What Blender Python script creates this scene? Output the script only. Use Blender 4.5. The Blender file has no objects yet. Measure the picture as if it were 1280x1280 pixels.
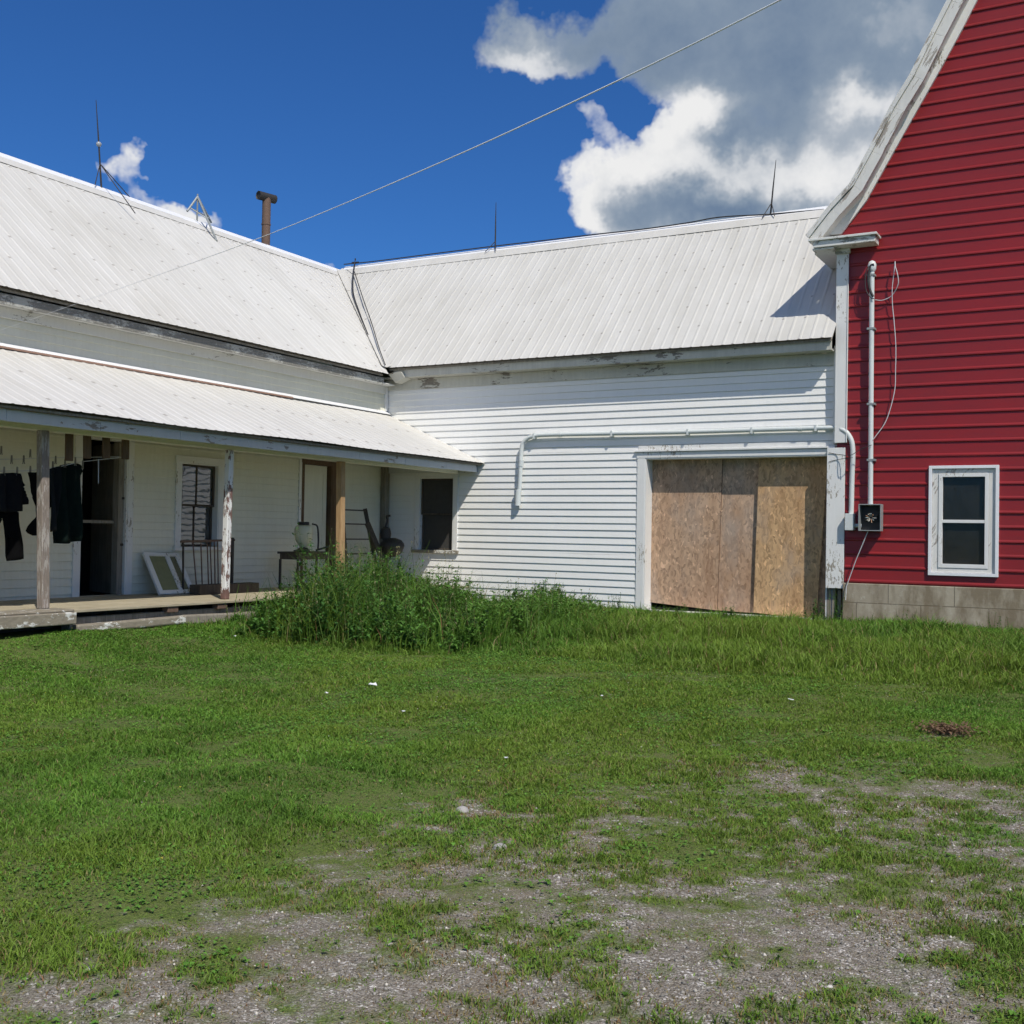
import bpy, math, random
import numpy as np
from mathutils import Vector, noise as mnoise
from math import sin, cos, atan, radians, pi
random.seed(7)
rng = np.random.default_rng(11)
S = bpy.context.scene
COL = S.collection

# ------------------------------------------------------------ camera solve
FPX, YAW, ROLL, EYE = 1400.0, radians(29.2), radians(1.0), 1.22
PITCH = atan((667.6-640)/FPX)
F = np.array([-sin(YAW)*cos(PITCH), cos(YAW)*cos(PITCH), sin(PITCH)])
R0 = np.array([cos(YAW), sin(YAW), 0.0])
U0 = np.cross(R0, F)
RR = R0*cos(ROLL)+U0*sin(ROLL)
UU = U0*cos(ROLL)-R0*sin(ROLL)
def ray(px, py): return F+RR*(px-640)/FPX+UU*(640-py)/FPX
def at(px, py, ax, v):                       # pixel of the photo -> point on an axis plane
    d = ray(px, py); o = np.array([0, 0, EYE]); return tuple(o+d*(v-o[ax])/d[ax])
def atd(px, py, t): return tuple(np.array([0, 0, EYE])+ray(px, py)*t)
def proj(x, y, z):
    dx, dy, dz = x, y, z-EYE
    w = dx*F[0]+dy*F[1]+dz*F[2]; w = np.where(np.abs(w) < .3, .3, w)
    return 640+FPX*(dx*RR[0]+dy*RR[1]+dz*RR[2])/w, 640-FPX*(dx*UU[0]+dy*UU[1]+dz*UU[2])/w, w

XA, YB, YN = -12.22, 17.0, 16.9               # farmhouse wall, shed wall, barn front
SUN = Vector((.637, -.5, 1)).normalized()

# ------------------------------------------------------------ object helpers
OFF = {}
def tag(o, label=None, cat=None, group=None, kind=None):
    if label: o['label'] = label
    if cat: o['category'] = cat
    if group: o['group'] = group
    if kind: o['kind'] = kind
    return o
def thing(name, loc, label, cat, group=None):
    o = bpy.data.objects.new(name, None); COL.objects.link(o); o.location = loc
    o.empty_display_size = .2
    OFF[o.name] = Vector(loc)
    return tag(o, label, cat, group)
class MB:
    def __init__(s): s.v = []; s.f = []
    def quad(s, a, b, c, d):
        n = len(s.v); s.v += [tuple(a), tuple(b), tuple(c), tuple(d)]; s.f.append((n, n+1, n+2, n+3))
    def box(s, x0, x1, y0, y1, z0, z1):
        if x0 > x1: x0, x1 = x1, x0
        if y0 > y1: y0, y1 = y1, y0
        if z0 > z1: z0, z1 = z1, z0
        n = len(s.v)
        s.v += [(x0,y0,z0),(x1,y0,z0),(x1,y1,z0),(x0,y1,z0),(x0,y0,z1),(x1,y0,z1),(x1,y1,z1),(x0,y1,z1)]
        s.f += [(n,n+3,n+2,n+1),(n+4,n+5,n+6,n+7),(n,n+1,n+5,n+4),(n+1,n+2,n+6,n+5),(n+2,n+3,n+7,n+6),(n+3,n,n+4,n+7)]
        return s
    def fbox(s, fr, u0, u1, z0, z1, d0, d1):
        a = fr(u0, z0, d0); b = fr(u1, z1, d1); return s.box(a[0], b[0], a[1], b[1], a[2], b[2])
    def slab(s, pts, vec):                     # polygon extruded along a vector
        n = len(s.v); k = len(pts); vec = Vector(vec)
        P = [Vector(p) for p in pts]
        s.v += [tuple(p) for p in P]+[tuple(p+vec) for p in P]
        s.f.append(tuple(range(n, n+k))); s.f.append(tuple(range(n+2*k-1, n+k-1, -1)))
        for i in range(k):
            j = (i+1) % k; s.f.append((n+i, n+k+i, n+k+j, n+j))
        return s
    def bar(s, a, b, w, h, up=(0, 0, 1)):      # rectangular bar between two points
        a = Vector(a); b = Vector(b); t = (b-a).normalized(); up = Vector(up)
        if abs(t.dot(up)) > .98: up = Vector((0, 1, 0))
        x = t.cross(up).normalized(); y = x.cross(t).normalized()
        q = [a-x*w/2-y*h/2, a+x*w/2-y*h/2, a+x*w/2+y*h/2, a-x*w/2+y*h/2]
        return s.slab(q, b-a)
    def tube(s, path, r, seg=8, cap=True):
        P = [Vector(p) for p in path]; n0 = len(s.v); m = len(P)
        rs = r if isinstance(r, (list, tuple)) else [r]*m
        prev = None
        for i in range(m):
            t = (P[min(i+1, m-1)]-P[max(i-1, 0)]).normalized()
            if prev is None:
                a = Vector((0, 0, 1)) if abs(t.z) < .9 else Vector((1, 0, 0)); x = t.cross(a).normalized()
            else: x = (prev-t*prev.dot(t)).normalized()
            prev = x; y = t.cross(x)
            for k in range(seg):
                c = 2*pi*k/seg; s.v.append(tuple(P[i]+x*cos(c)*rs[i]+y*sin(c)*rs[i]))
        for i in range(m-1):
            for k in range(seg):
                a = n0+i*seg+k; b = n0+i*seg+(k+1) % seg; s.f.append((a, b, b+seg, a+seg))
        if cap:
            s.f.append(tuple(range(n0+seg-1, n0-1, -1))); s.f.append(tuple(range(n0+(m-1)*seg, n0+m*seg)))
        return s
    def lathe(s, c, prof, seg=20, ax=(0, 0, 1)):
        c = Vector(c); ax = Vector(ax).normalized()
        x = ax.cross(Vector((1, 0, 0)) if abs(ax.x) < .9 else Vector((0, 1, 0))).normalized(); y = ax.cross(x)
        n0 = len(s.v)
        for r, h in prof:
            for k in range(seg):
                a = 2*pi*k/seg; s.v.append(tuple(c+ax*h+x*cos(a)*r+y*sin(a)*r))
        for i in range(len(prof)-1):
            for k in range(seg):
                a = n0+i*seg+k; b = n0+i*seg+(k+1) % seg; s.f.append((a, b, b+seg, a+seg))
        s.f.append(tuple(range(n0+seg-1, n0-1, -1))); m = len(prof); s.f.append(tuple(range(n0+(m-1)*seg, n0+m*seg)))
        return s
    def build(s, name, mat, parent=None, smooth=False, bevel=0, label=None):
        off = OFF.get(parent.name, Vector()) if parent else Vector()
        me = bpy.data.meshes.new(name)
        me.from_pydata([(a-off.x, b-off.y, c-off.z) for a, b, c in s.v], [], s.f)
        me.materials.append(mat); me.update()
        if smooth:
            me.polygons.foreach_set('use_smooth', [True]*len(me.polygons))
            try: me.set_sharp_from_angle(angle=radians(40))
            except Exception: pass
        o = bpy.data.objects.new(name, me); COL.objects.link(o)
        if parent: o.parent = parent; OFF[o.name] = off
        if bevel:
            b = o.modifiers.new('bevel', 'BEVEL'); b.width = bevel; b.segments = 2; b.limit_method = 'ANGLE'
        if label: o['label'] = label
        return o
def smooth_path(pts, n=8):
    P = [Vector(p) for p in pts]; P = [P[0]*2-P[1]]+P+[P[-1]*2-P[-2]]; out = []
    for i in range(1, len(P)-2):
        a, b, c, d = P[i-1:i+3]
        for k in range(n):
            t = k/n
            out.append(.5*((2*b)+(c-a)*t+(2*a-5*b+4*c-d)*t*t+(3*b-a-3*c+d)*t**3))
    out.append(P[-2]); return out

FA = lambda u, z, d: (XA+d, u, z)
FB = lambda u, z, d: (u, YB-d, z)
FN = lambda u, z, d: (u, YN-d, z)

# ------------------------------------------------------------ materials
def newmat(name):
    m = bpy.data.materials.new(name); m.use_nodes = True; nt = m.node_tree
    return m, nt, nt.nodes['Principled BSDF']
class NT:
    def __init__(s, nt): s.nt = nt
    def n(s, t, **k):
        nd = s.nt.nodes.new(t)
        for a, b in k.items(): setattr(nd, a, b)
        return nd
    def l(s, a, b): s.nt.links.new(a, b)
    def put(s, sock, v):
        if isinstance(v, bpy.types.NodeSocket): s.l(v, sock)
        else: sock.default_value = v
    def m(s, op, a, b=0.0, c=0.0, clamp=False):
        nd = s.n('ShaderNodeMath', operation=op); nd.use_clamp = clamp
        s.put(nd.inputs[0], a); s.put(nd.inputs[1], b)
        if op in ('MULTIPLY_ADD', 'SMOOTH_MAX', 'SMOOTH_MIN', 'COMPARE'): s.put(nd.inputs[2], c)
        return nd.outputs[0]
    def coord(s, which='Object', scale=(1, 1, 1), rot=(0, 0, 0)):
        tc = s.n('ShaderNodeTexCoord') if which != 'World' else None
        mp = s.n('ShaderNodeMapping')
        src = tc.outputs[which] if tc else s.n('ShaderNodeNewGeometry').outputs['Position']
        s.l(src, mp.inputs['Vector']); mp.inputs['Scale'].default_value = scale; mp.inputs['Rotation'].default_value = rot
        return mp.outputs[0]
    def noise(s, vec, scale, detail=4, rough=.55, dist=0, out='Fac'):
        nd = s.n('ShaderNodeTexNoise'); s.l(vec, nd.inputs['Vector'])
        nd.inputs['Scale'].default_value = scale; nd.inputs['Detail'].default_value = detail
        nd.inputs['Roughness'].default_value = rough; nd.inputs['Distortion'].default_value = dist
        return nd.outputs[out]
    def ramp(s, fac, stops, interp='LINEAR'):
        nd = s.n('ShaderNodeValToRGB'); s.put(nd.inputs[0], fac); cr = nd.color_ramp; cr.interpolation = interp
        while len(cr.elements) < len(stops): cr.elements.new(.5)
        for e, (p, c) in zip(cr.elements, stops):
            e.position = p; e.color = (c[0], c[1], c[2], 1) if isinstance(c, (tuple, list)) else (c, c, c, 1)
        return nd.outputs[0]
    def mix(s, fac, a, b, mode='MIX'):
        nd = s.n('ShaderNodeMix', data_type='RGBA', blend_type=mode)
        s.put(nd.inputs[0], fac)
        for i, v in ((6, a), (7, b)):
            if isinstance(v, bpy.types.NodeSocket): s.l(v, nd.inputs[i])
            else: nd.inputs[i].default_value = (v[0], v[1], v[2], 1)
        return nd.outputs[2]
    def bump(s, h, strength=.3, dist=.01, norm=None):
        nd = s.n('ShaderNodeBump'); s.l(h, nd.inputs['Height']); nd.inputs['Strength'].default_value = strength
        nd.inputs['Distance'].default_value = dist
        if norm is not None: s.l(norm, nd.inputs['Normal'])
        return nd.outputs[0]

def paint(name, col, wear=.0, under=(.23, .19, .15), rough=.5, dirt=.25, dirtcol=None, grain=(1, 1, 1), wscale=9, bumpy=.15, streak=(6, 6, .8), spec=.4, rot=None):
    """old paint: broad dirt, faint vertical streaks, flaking to bare wood"""
    m, nt, b = newmat(name); n = NT(nt); p = n.coord('World')
    d1 = n.noise(p, 1.3, 3, .6); st = n.noise(n.coord('World', streak), 3, 3, .6); fine = n.noise(p, 40, 1)
    dc = dirtcol or tuple(c*.62 for c in col)
    f = n.m('MULTIPLY', n.m('ADD', n.m('MULTIPLY', d1, .5), n.m('MULTIPLY', st, .5)), 1)
    f = n.ramp(f, [(.38, 0.0), (.72, 1.0)])
    c = n.mix(n.m('MULTIPLY', f, dirt), col, dc)
    c = n.mix(n.m('MULTIPLY', n.m('SUBTRACT', fine, .5), dirt*1.2, clamp=True), c, dc)
    h = fine
    if wear > 0:
        g = n.coord('World', grain)
        if rot:
            g0 = n.coord('World', (1, 1, 1), rot); mp = n.n('ShaderNodeMapping'); n.l(g0, mp.inputs['Vector']); mp.inputs['Scale'].default_value = grain; g = mp.outputs[0]
        w = n.noise(g, wscale*2.1, 5, .72, .2); w2 = n.noise(p, 1.7, 1)
        w = n.m('ADD', w, n.m('MULTIPLY', n.m('SUBTRACT', w2, .5), .75))
        fac = n.ramp(w, [(.72-wear*.45, 0.0), (.745-wear*.45, 1.0)])
        gr = n.noise(g, wscale*4, 4)
        uc = n.mix(gr, tuple(c*.55 for c in under), tuple(min(1, c*1.5) for c in under))
        c = n.mix(fac, c, uc)
        h = n.m('SUBTRACT', n.m('MULTIPLY', fine, .3), fac)
    n.l(c, b.inputs['Base Color']); b.inputs['Roughness'].default_value = rough
    b.inputs['Specular IOR Level'].default_value = spec
    n.l(n.bump(h, bumpy, .004), b.inputs['Normal'])
    return m
def wood(name, c1, c2, grain=(1, 1, .08), scale=30, rough=.85):
    m, nt, b = newmat(name); n = NT(nt); g = n.coord('World', grain)
    a = n.noise(g, scale, 6, .65, .8); bb = n.noise(n.coord('World'), 2.2, 4)
    f = n.ramp(n.m('ADD', n.m('MULTIPLY', a, .7), n.m('MULTIPLY', bb, .3)), [(.36, 0.0), (.64, 1.0)])
    n.l(n.mix(f, c1, c2), b.inputs['Base Color']); b.inputs['Roughness'].default_value = rough
    b.inputs['Specular IOR Level'].default_value = .2
    n.l(n.bump(a, .4, .006), b.inputs['Normal'])
    return m
def plain(name, col, rough=.6, metal=0, var=.25, vs=14, spec=.4):
    m, nt, b = newmat(name); n = NT(nt); p = n.coord('World')
    f = n.noise(p, vs, 5, .65)
    n.l(n.mix(f, tuple(c*(1-var) for c in col), tuple(min(1, c*(1+var)) for c in col)), b.inputs['Base Color'])
    b.inputs['Roughness'].default_value = rough; b.inputs['Metallic'].default_value = metal
    b.inputs['Specular IOR Level'].default_value = spec
    n.l(n.bump(n.noise(p, 60, 3), .1, .003), b.inputs['Normal'])
    return m
def glass(name, ior=1.6, tint=(.55, .58, .6), wav=.0, rough=.02):
    m, nt, b = newmat(name); n = NT(nt); nt.nodes.remove(b)
    out = nt.nodes['Material Output']
    fr = n.n('ShaderNodeFresnel'); fr.inputs['IOR'].default_value = ior
    gl = n.n('ShaderNodeBsdfGlossy'); gl.inputs['Roughness'].default_value = rough; gl.inputs['Color'].default_value = (1, 1, 1, 1)
    tr = n.n('ShaderNodeBsdfTransparent'); tr.inputs['Color'].default_value = (*tint, 1)
    dust = n.n('ShaderNodeBsdfDiffuse'); dust.inputs['Color'].default_value = (.3, .3, .28, 1)
    mx = n.n('ShaderNodeMixShader'); n.l(fr.outputs[0], mx.inputs[0]); n.l(tr.outputs[0], mx.inputs[1]); n.l(gl.outputs[0], mx.inputs[2])
    m2 = n.n('ShaderNodeMixShader'); n.l(n.m('MULTIPLY', n.noise(n.coord('World'), 3, 4, .7), .12), m2.inputs[0])
    n.l(mx.outputs[0], m2.inputs[1]); n.l(dust.outputs[0], m2.inputs[2]); n.l(m2.outputs[0], out.inputs['Surface'])
    if wav:
        bp = n.bump(n.noise(n.coord('World'), 3.2, 2, .4), wav, .02); n.l(bp, gl.inputs['Normal'])
    return m
def roofmat(name, col, along, seed=0.0):
    """painted galvanised sheet: faint stains, sheet to sheet change, rusty screw heads"""
    m, nt, b = newmat(name); n = NT(nt); p = n.coord('World')
    sc = (1, .18, .25) if along == 'Y' else (.6, .18, .25)
    if along == 'Y': sc = (.18, 1, .2)
    else: sc = (1, .18, .2)
    st = n.noise(n.coord('World', sc), 4.2, 6, .65)
    big = n.noise(p, .45, 4, .6)
    f = n.ramp(n.m('ADD', n.m('MULTIPLY', st, .55), n.m('MULTIPLY', big, .45)), [(.35, 0.0), (.68, 1.0)])
    c = n.mix(f, tuple(x*1.03 for x in col), (col[0]*.84, col[1]*.83, col[2]*.80))
    # sheet variation
    sep = n.n('ShaderNodeSeparateXYZ'); n.l(p, sep.inputs[0])
    q = n.m('FLOOR', n.m('DIVIDE', sep.outputs['Y' if along == 'Y' else 'X'], .915))
    wn = n.n('ShaderNodeTexWhiteNoise', noise_dimensions='1D'); n.l(q, wn.inputs['W'])
    c = n.mix(n.m('MULTIPLY', wn.outputs['Value'], .10), c, (.42, .42, .40))
    # screws: sparse dark flecks
    uu = n.m('DIVIDE', n.m('ADD', sep.outputs['Y' if along == 'Y' else 'X'], 50), .34); vv = n.m('DIVIDE', sep.outputs['Z'], .40)
    du = n.m('ABSOLUTE', n.m('SUBTRACT', n.m('FRACT', n.m('ADD', uu, .5)), .5)); dv_ = n.m('ABSOLUTE', n.m('SUBTRACT', n.m('FRACT', vv), .5))
    cell = n.m('ADD', n.m('FLOOR', n.m('ADD', uu, .5)), n.m('MULTIPLY', n.m('FLOOR', vv), 57.3)); w2 = n.n('ShaderNodeTexWhiteNoise', noise_dimensions='1D'); n.l(cell, w2.inputs['W'])
    dot = n.m('MULTIPLY', n.m('MULTIPLY', n.m('LESS_THAN', du, .055), n.m('LESS_THAN', dv_, .035)), n.m('GREATER_THAN', w2.outputs['Value'], .35))
    c = n.mix(n.m('MULTIPLY', dot, .5), c, (.16, .13, .10))
    sp = n.noise(n.coord('World', (1, 1, 1)), 7, 6, .75); spf = n.ramp(sp, [(.69, 0.0), (.73, 1.0)])
    c = n.mix(n.m('MULTIPLY', spf, .35), c, (.30, .22, .16))
    n.l(c, b.inputs['Base Color']); b.inputs['Roughness'].default_value = .48; b.inputs['Specular IOR Level'].default_value = .35
    n.l(n.bump(n.noise(p, 1.6, 3), .25, .03), b.inputs['Normal'])
    return m

M = {}
M['siding'] = paint('white_siding_paint', (.84, .84, .82), dirt=.14, dirtcol=(.52, .52, .47), rough=.42, spec=.4, bumpy=.05)
M['siding_house'] = paint('cream_siding_paint', (.79, .78, .66), dirt=.3, dirtcol=(.50, .49, .38), rough=.5, streak=(6, 6, .6))
M['trim'] = paint('white_trim_paint', (.78, .78, .76), wear=.10, dirt=.2, under=(.33, .30, .25), wscale=14, grain=(1, 1, .35))
M['trim_h'] = paint('white_trim_paint_flat', (.70, .70, .66), wear=.15, dirt=.3, under=(.27, .26, .22), wscale=7, grain=(.35, .35, 1))
M['fascia_a'] = paint('flaking_fascia_paint', (.50, .50, .46), wear=.62, dirt=.6, under=(.20, .195, .175), wscale=15, grain=(1, .5, 1))
M['fascia_b'] = paint('weathered_fascia_paint', (.58, .57, .50), wear=.18, dirt=.55, under=(.20, .18, .15), wscale=6, grain=(.3, 1, 1))
M['fascia_p'] = paint('porch_fascia_paint', (.60, .62, .62), wear=.13, dirt=.3, under=(.25, .22, .18), wscale=6, grain=(1, .3, 1))
M['rake'] = paint('peeling_rake_paint', (.72, .71, .67), wear=.24, dirt=.4, under=(.34, .31, .27), wscale=10, grain=(.16, 1, 1), rot=(0, radians(58), 0))
M['roof_a'] = roofmat('farmhouse_roof_sheet', (.67, .66, .625), 'Y')
M['roof_b'] = roofmat('shed_roof_sheet', (.63, .62, .585), 'X')
M['roof_p'] = roofmat('porch_roof_sheet', (.68, .67, .64), 'Y')
M['cap'] = plain('ridge_cap_metal', (.80, .81, .83), .4, var=.08)
M['rustline'] = plain('rusty_flashing', (.32, .20, .15), .8)
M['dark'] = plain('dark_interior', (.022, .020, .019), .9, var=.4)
M['iron'] = plain('dark_iron', (.045, .042, .04), .6, .3)
M['rust'] = plain('rusty_steel', (.16, .105, .08), .8, .2, var=.4, vs=30)
M['cable'] = plain('black_cable_sheath', (.03, .03, .032), .6)
M['graycable'] = plain('grey_cable_sheath', (.55, .56, .58), .5, var=.1)
M['pvc'] = paint('grey_white_conduit', (.66, .70, .69), dirt=.3, rough=.4)
M['graymetal'] = plain('grey_enamelled_metal', (.30, .32, .32), .5, .2)
M['copper'] = plain('copper_wire', (.62, .36, .22), .45, .4)
M['glass'] = glass('old_window_glass', 2.1, wav=.10)
M['glass_dark'] = glass('dusty_window_glass', 1.33, (.62, .62, .62), wav=.05, rough=.10)
M['screen'] = plain('dark_insect_screen', (.05, .048, .045), .8)
M['brown'] = wood('brown_stained_wood', (.10, .062, .04), (.19, .125, .08))
M['newwood'] = wood('yellow_lumber', (.34, .21, .10), (.52, .35, .19))
M['graywood'] = wood('grey_weathered_wood', (.17, .15, .12), (.33, .30, .25))
M['darkwood'] = wood('dark_old_wood', (.05, .04, .032), (.12, .10, .08))
M['deck'] = wood('deck_board_wood', (.30, .26, .18), (.47, .42, .31), grain=(1, .08, 1))
M['post_gray'] = paint('bare_grey_post', (.44, .40, .36), wear=.58, dirt=.4, under=(.24, .20, .17), wscale=16, grain=(1, 1, .18), bumpy=.5)
M['post_peel'] = paint('peeling_white_post', (.78, .78, .76), wear=.50, dirt=.15, under=(.17, .10, .085), wscale=9, grain=(1, 1, .30), bumpy=.6)
M['sill'] = paint('peeling_sill', (.70, .70, .66), wear=.72, dirt=.35, under=(.26, .23, .18), wscale=9, grain=(1, .4, 1), bumpy=.5)

def osbmat(name, base, seed):
    m, nt, b = newmat(name); n = NT(nt)
    p = n.coord('World'); mp = n.coord('World', (1, 1, .45), (0, .25*seed, 0))
    w = n.noise(p, 6, 2, .5, 0, 'Color')
    add = n.n('ShaderNodeVectorMath', operation='MULTIPLY_ADD'); n.l(w, add.inputs[0]); add.inputs[1].default_value = (.12, .12, .12); n.l(mp, add.inputs[2])
    vo = n.n('ShaderNodeTexVoronoi'); vo.inputs['Scale'].default_value = 38; n.l(add.outputs[0], vo.inputs['Vector'])
    sp = n.n('ShaderNodeSeparateColor'); n.l(vo.outputs['Color'], sp.inputs[0])
    c = n.ramp(sp.outputs[0], [(0, tuple(x*.68 for x in base)), (.35, base), (.7, tuple(min(1, x*1.22) for x in base)), (.93, tuple(x*1.2 for x in base)), (1, tuple(min(1, x*1.75) for x in base))])
    st = n.noise(n.coord('World', (1, 1, .22)), 3.2, 5, .65)
    c = n.mix(n.ramp(st, [(.42, 0.0), (.72, .55)]), c, (base[0]*.62, base[1]*.50, base[2]*.42))
    g = n.noise(n.coord('World', (1, 1, .5)), 2.3, 5, .6)
    c = n.mix(n.ramp(g, [(.48, 0.0), (.75, .5)]), c, (.36, .33, .30))
    n.l(c, b.inputs['Base Color']); b.inputs['Roughness'].default_value = .8; b.inputs['Specular IOR Level'].default_value = .2
    n.l(n.bump(sp.outputs[1], .3, .003), b.inputs['Normal'])
    return m
M['osb1'] = osbmat('weathered_strand_board', (.44, .295, .195), 1)
M['osb2'] = osbmat('orange_strand_board', (.50, .325, .175), -1.5)

def redmat():
    m, nt, b = newmat('red_ribbed_siding_paint'); n = NT(nt); p = n.coord('World')
    st = n.noise(n.coord('World', (.5, 1, 3)), 5, 5, .65); bg = n.noise(p, .8, 4)
    f = n.ramp(n.m('ADD', n.m('MULTIPLY', st, .5), n.m('MULTIPLY', bg, .5)), [(.35, 0.0), (.68, 1.0)])
    c = n.mix(f, (.275, .016, .018), (.21, .019, .021))
    n.l(c, b.inputs['Base Color']); b.inputs['Roughness'].default_value = .38; b.inputs['Specular IOR Level'].default_value = .45
    n.l(n.bump(n.noise(n.coord('World', (.4, 1, 1)), 4, 3), .12, .02), b.inputs['Normal'])
    return m
M['red'] = redmat()
def concmat():
    m, nt, b = newmat('old_block_foundation'); n = NT(nt); p = n.coord('World')
    br = n.n('ShaderNodeTexBrick'); mp = n.coord('World', (1, 1, 1), (radians(90), 0, 0)); n.l(mp, br.inputs['Vector'])
    br.inputs['Scale'].default_value = 1; br.inputs['Brick Width'].default_value = .9; br.inputs['Row Height'].default_value = .3
    br.inputs['Mortar Size'].default_value = .008; br.inputs['Color1'].default_value = (.38, .33, .25, 1); br.inputs['Color2'].default_value = (.46, .41, .315, 1)
    br.inputs['Mortar'].default_value = (.20, .175, .13, 1)
    a = n.noise(p, 3, 6, .7); c = n.mix(n.ramp(a, [(.35, 0.0), (.7, .45)]), br.outputs['Color'], (.22, .19, .14))
    l = n.noise(p, 12, 5, .7); c = n.mix(n.ramp(l, [(.56, 0.0), (.7, .6)]), c, (.50, .46, .38)); c = n.mix(n.ramp(n.noise(n.coord('World', (1, 1, .4)), 1.6, 5, .7), [(.42, 0.0), (.56, .75)]), c, (.16, .12, .07))
    n.l(c, b.inputs['Base Color']); b.inputs['Roughness'].default_value = .95
    n.l(n.bump(n.m('ADD', l, n.m('MULTIPLY', br.outputs['Fac'], -.8)), .5, .01), b.inputs['Normal'])
    return m
M['concrete'] = concmat()

# ------------------------------------------------------------ siding, roofs, openings
def hsh(a, b): return random.Random(a*7919+b*104729).random()-.5
def siding(mb, fr, z0, z1, course, prof, segs, jit=.002, step=1.15, seed=0):
    """courses of lap siding; segs(z) gives the intervals left free at that height"""
    cuts = segs('cuts')
    k = 0; z = z0
    while z < z1-1e-4:
        for (ta, da), (tb, db) in zip(prof[:-1], prof[1:]):
            a, b = z+ta*course, z+tb*course
            if a >= z1: continue
            if b > z1: db = da+(db-da)*(z1-a)/(b-a); b = z1
            bs = [a]+sorted(c for c in cuts if a+1e-4 < c < b-1e-4)+[b]
            for lo, hi in zip(bs[:-1], bs[1:]):
                t0 = 0 if b == a else (lo-a)/(b-a); t1 = 1 if b == a else (hi-a)/(b-a)
                dl, dh = da+(db-da)*t0, da+(db-da)*t1
                if b == a: dl, dh = da, db
                for u0, u1 in segs((lo+hi)/2+1e-5):
                    nn = max(1, int(round((u1-u0)/step)))
                    for i in range(nn):
                        ua, ub = u0+(u1-u0)*i/nn, u0+(u1-u0)*(i+1)/nn
                        def J(u, t):
                            q = int(round(u*37)); return hsh(k*31+seed, q)*2*jit
                        mb.quad(fr(ua, lo+J(ua, 0)*.8, dl+J(ua, 0)), fr(ub, lo+J(ub, 0)*.8, dl+J(ub, 0)),
                                fr(ub, hi+J(ub, 0)*.8, dh+J(ub, 0)), fr(ua, hi+J(ua, 0)*.8, dh+J(ua, 0)))
        z += course; k += 1
def seg_open(u0, u1, opens):
    def f(z):
        if z == 'cuts': return [c for o in opens for c in (o[2], o[3])]
        s = [(u0, u1)]
        for a, b, c, d in opens:
            if c < z < d:
                n = []
                for p, q in s:
                    if b <= p or a >= q: n.append((p, q)); continue
                    if a > p: n.append((p, a))
                    if b < q: n.append((b, q))
                s = n
        return s
    return f
def core(mb, fr, u0, u1, z0, z1, opens, d0, d1):
    us = sorted({u0, u1, *[x for o in opens for x in o[:2] if u0 < x < u1]}); zs = sorted({z0, z1, *[x for o in opens for x in o[2:] if z0 < x < z1]})
    for a, b in zip(us[:-1], us[1:]):
        run = None
        for c, d in zip(zs[:-1], zs[1:]):
            um, zm = (a+b)/2, (c+d)/2
            if any(o[0] < um < o[1] and o[2] < zm < o[3] for o in opens): continue
            mb.fbox(fr, a, b, c, d, d0, d1)
LAP = [(0, .0), (0, .019), (.04, .020), (1, .003)]
RIB = [(0, .0), (0, .014), (.05, .021), (.13, .021), (.24, .008), (1, .004)]

def ribsheet(mb, e0, along, up, u0, u1, vlo, vhi, pitch=.170, h=.006, nrm=None, nv=5, wob=.012, thick=.012):
    """ribbed metal sheet: e0 eave point at u=0, unit vectors along and up the slope"""
    e0 = Vector(e0); A = Vector(along); Uv = Vector(up); N = Vector(nrm)
    us = [(u0, 0)]; k = math.floor(u0/pitch)
    while k*pitch < u1:
        c = k*pitch
        for du, hh in ((-.028, 0), (-.010, h), (.010, h), (.028, 0)):
            u = c+du
            if u0 < u < u1: us.append((u, hh))
        k += 1
    us.append((u1, 0)); n0 = len(mb.v)
    for u, hh in us:
        lo, hi = vlo(u), vhi(u)
        for j in range(nv+1):
            v = lo+(hi-lo)*j/nv
            w = wob*mnoise.noise(Vector((u*.45, v*.5, 3.1)))
            mb.v.append(tuple(e0+A*u+Uv*v+N*(hh+w)))
    for i in range(len(us)-1):
        for j in range(nv):
            a = n0+i*(nv+1)+j; mb.f.append((a, a+nv+1, a+nv+2, a+1))

# ======================================================== FARMHOUSE WING (left)
AZ0, AZ1 = 4.07, 6.84; AX0, AX1 = -11.82, -15.10
BZ0, BZ1 = 4.20, 6.91; BY0, BY1 = 16.60, 19.25
sA = math.hypot(AX0-AX1, AZ1-AZ0); upA = Vector((AX1-AX0, 0, AZ1-AZ0))/sA; nA = Vector((-(upA.z), 0, upA.x)); nA = Vector((upA.z, 0, -upA.x))
sB = math.hypot(BY1-BY0, BZ1-BZ0); upB = Vector((0, BY1-BY0, BZ1-BZ0))/sB; nB = Vector((0, -upB.z, upB.y))
zA = lambda x: AZ0+(AX0-x)*(AZ1-AZ0)/(AX0-AX1)
zB = lambda y: BZ0+(y-BY0)*(BZ1-BZ0)/(BY1-BY0)
yv = lambda z: BY0+(z-BZ0)*(BY1-BY0)/(BZ1-BZ0)
xv = lambda z: AX0-(z-AZ0)*(AX0-AX1)/(AZ1-AZ0)

house = thing('farmhouse', (XA, 9, 0), 'white clapboard farmhouse wing with ribbed metal roof running along the left side behind the porch', 'house')
# openings on the house wall: (u0,u1,z0,z1)
d1 = (10.13, 10.92, .29, 2.42)
w1 = (11.90, 12.68, .95, 2.19)
d2 = (14.66, 15.42, .29, 2.36)
opA = [d1, w1, d2]
mb = MB(); core(mb, FA, 1.0, YB-.02, -.3, 3.98, opA, -.16, -.003)

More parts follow.
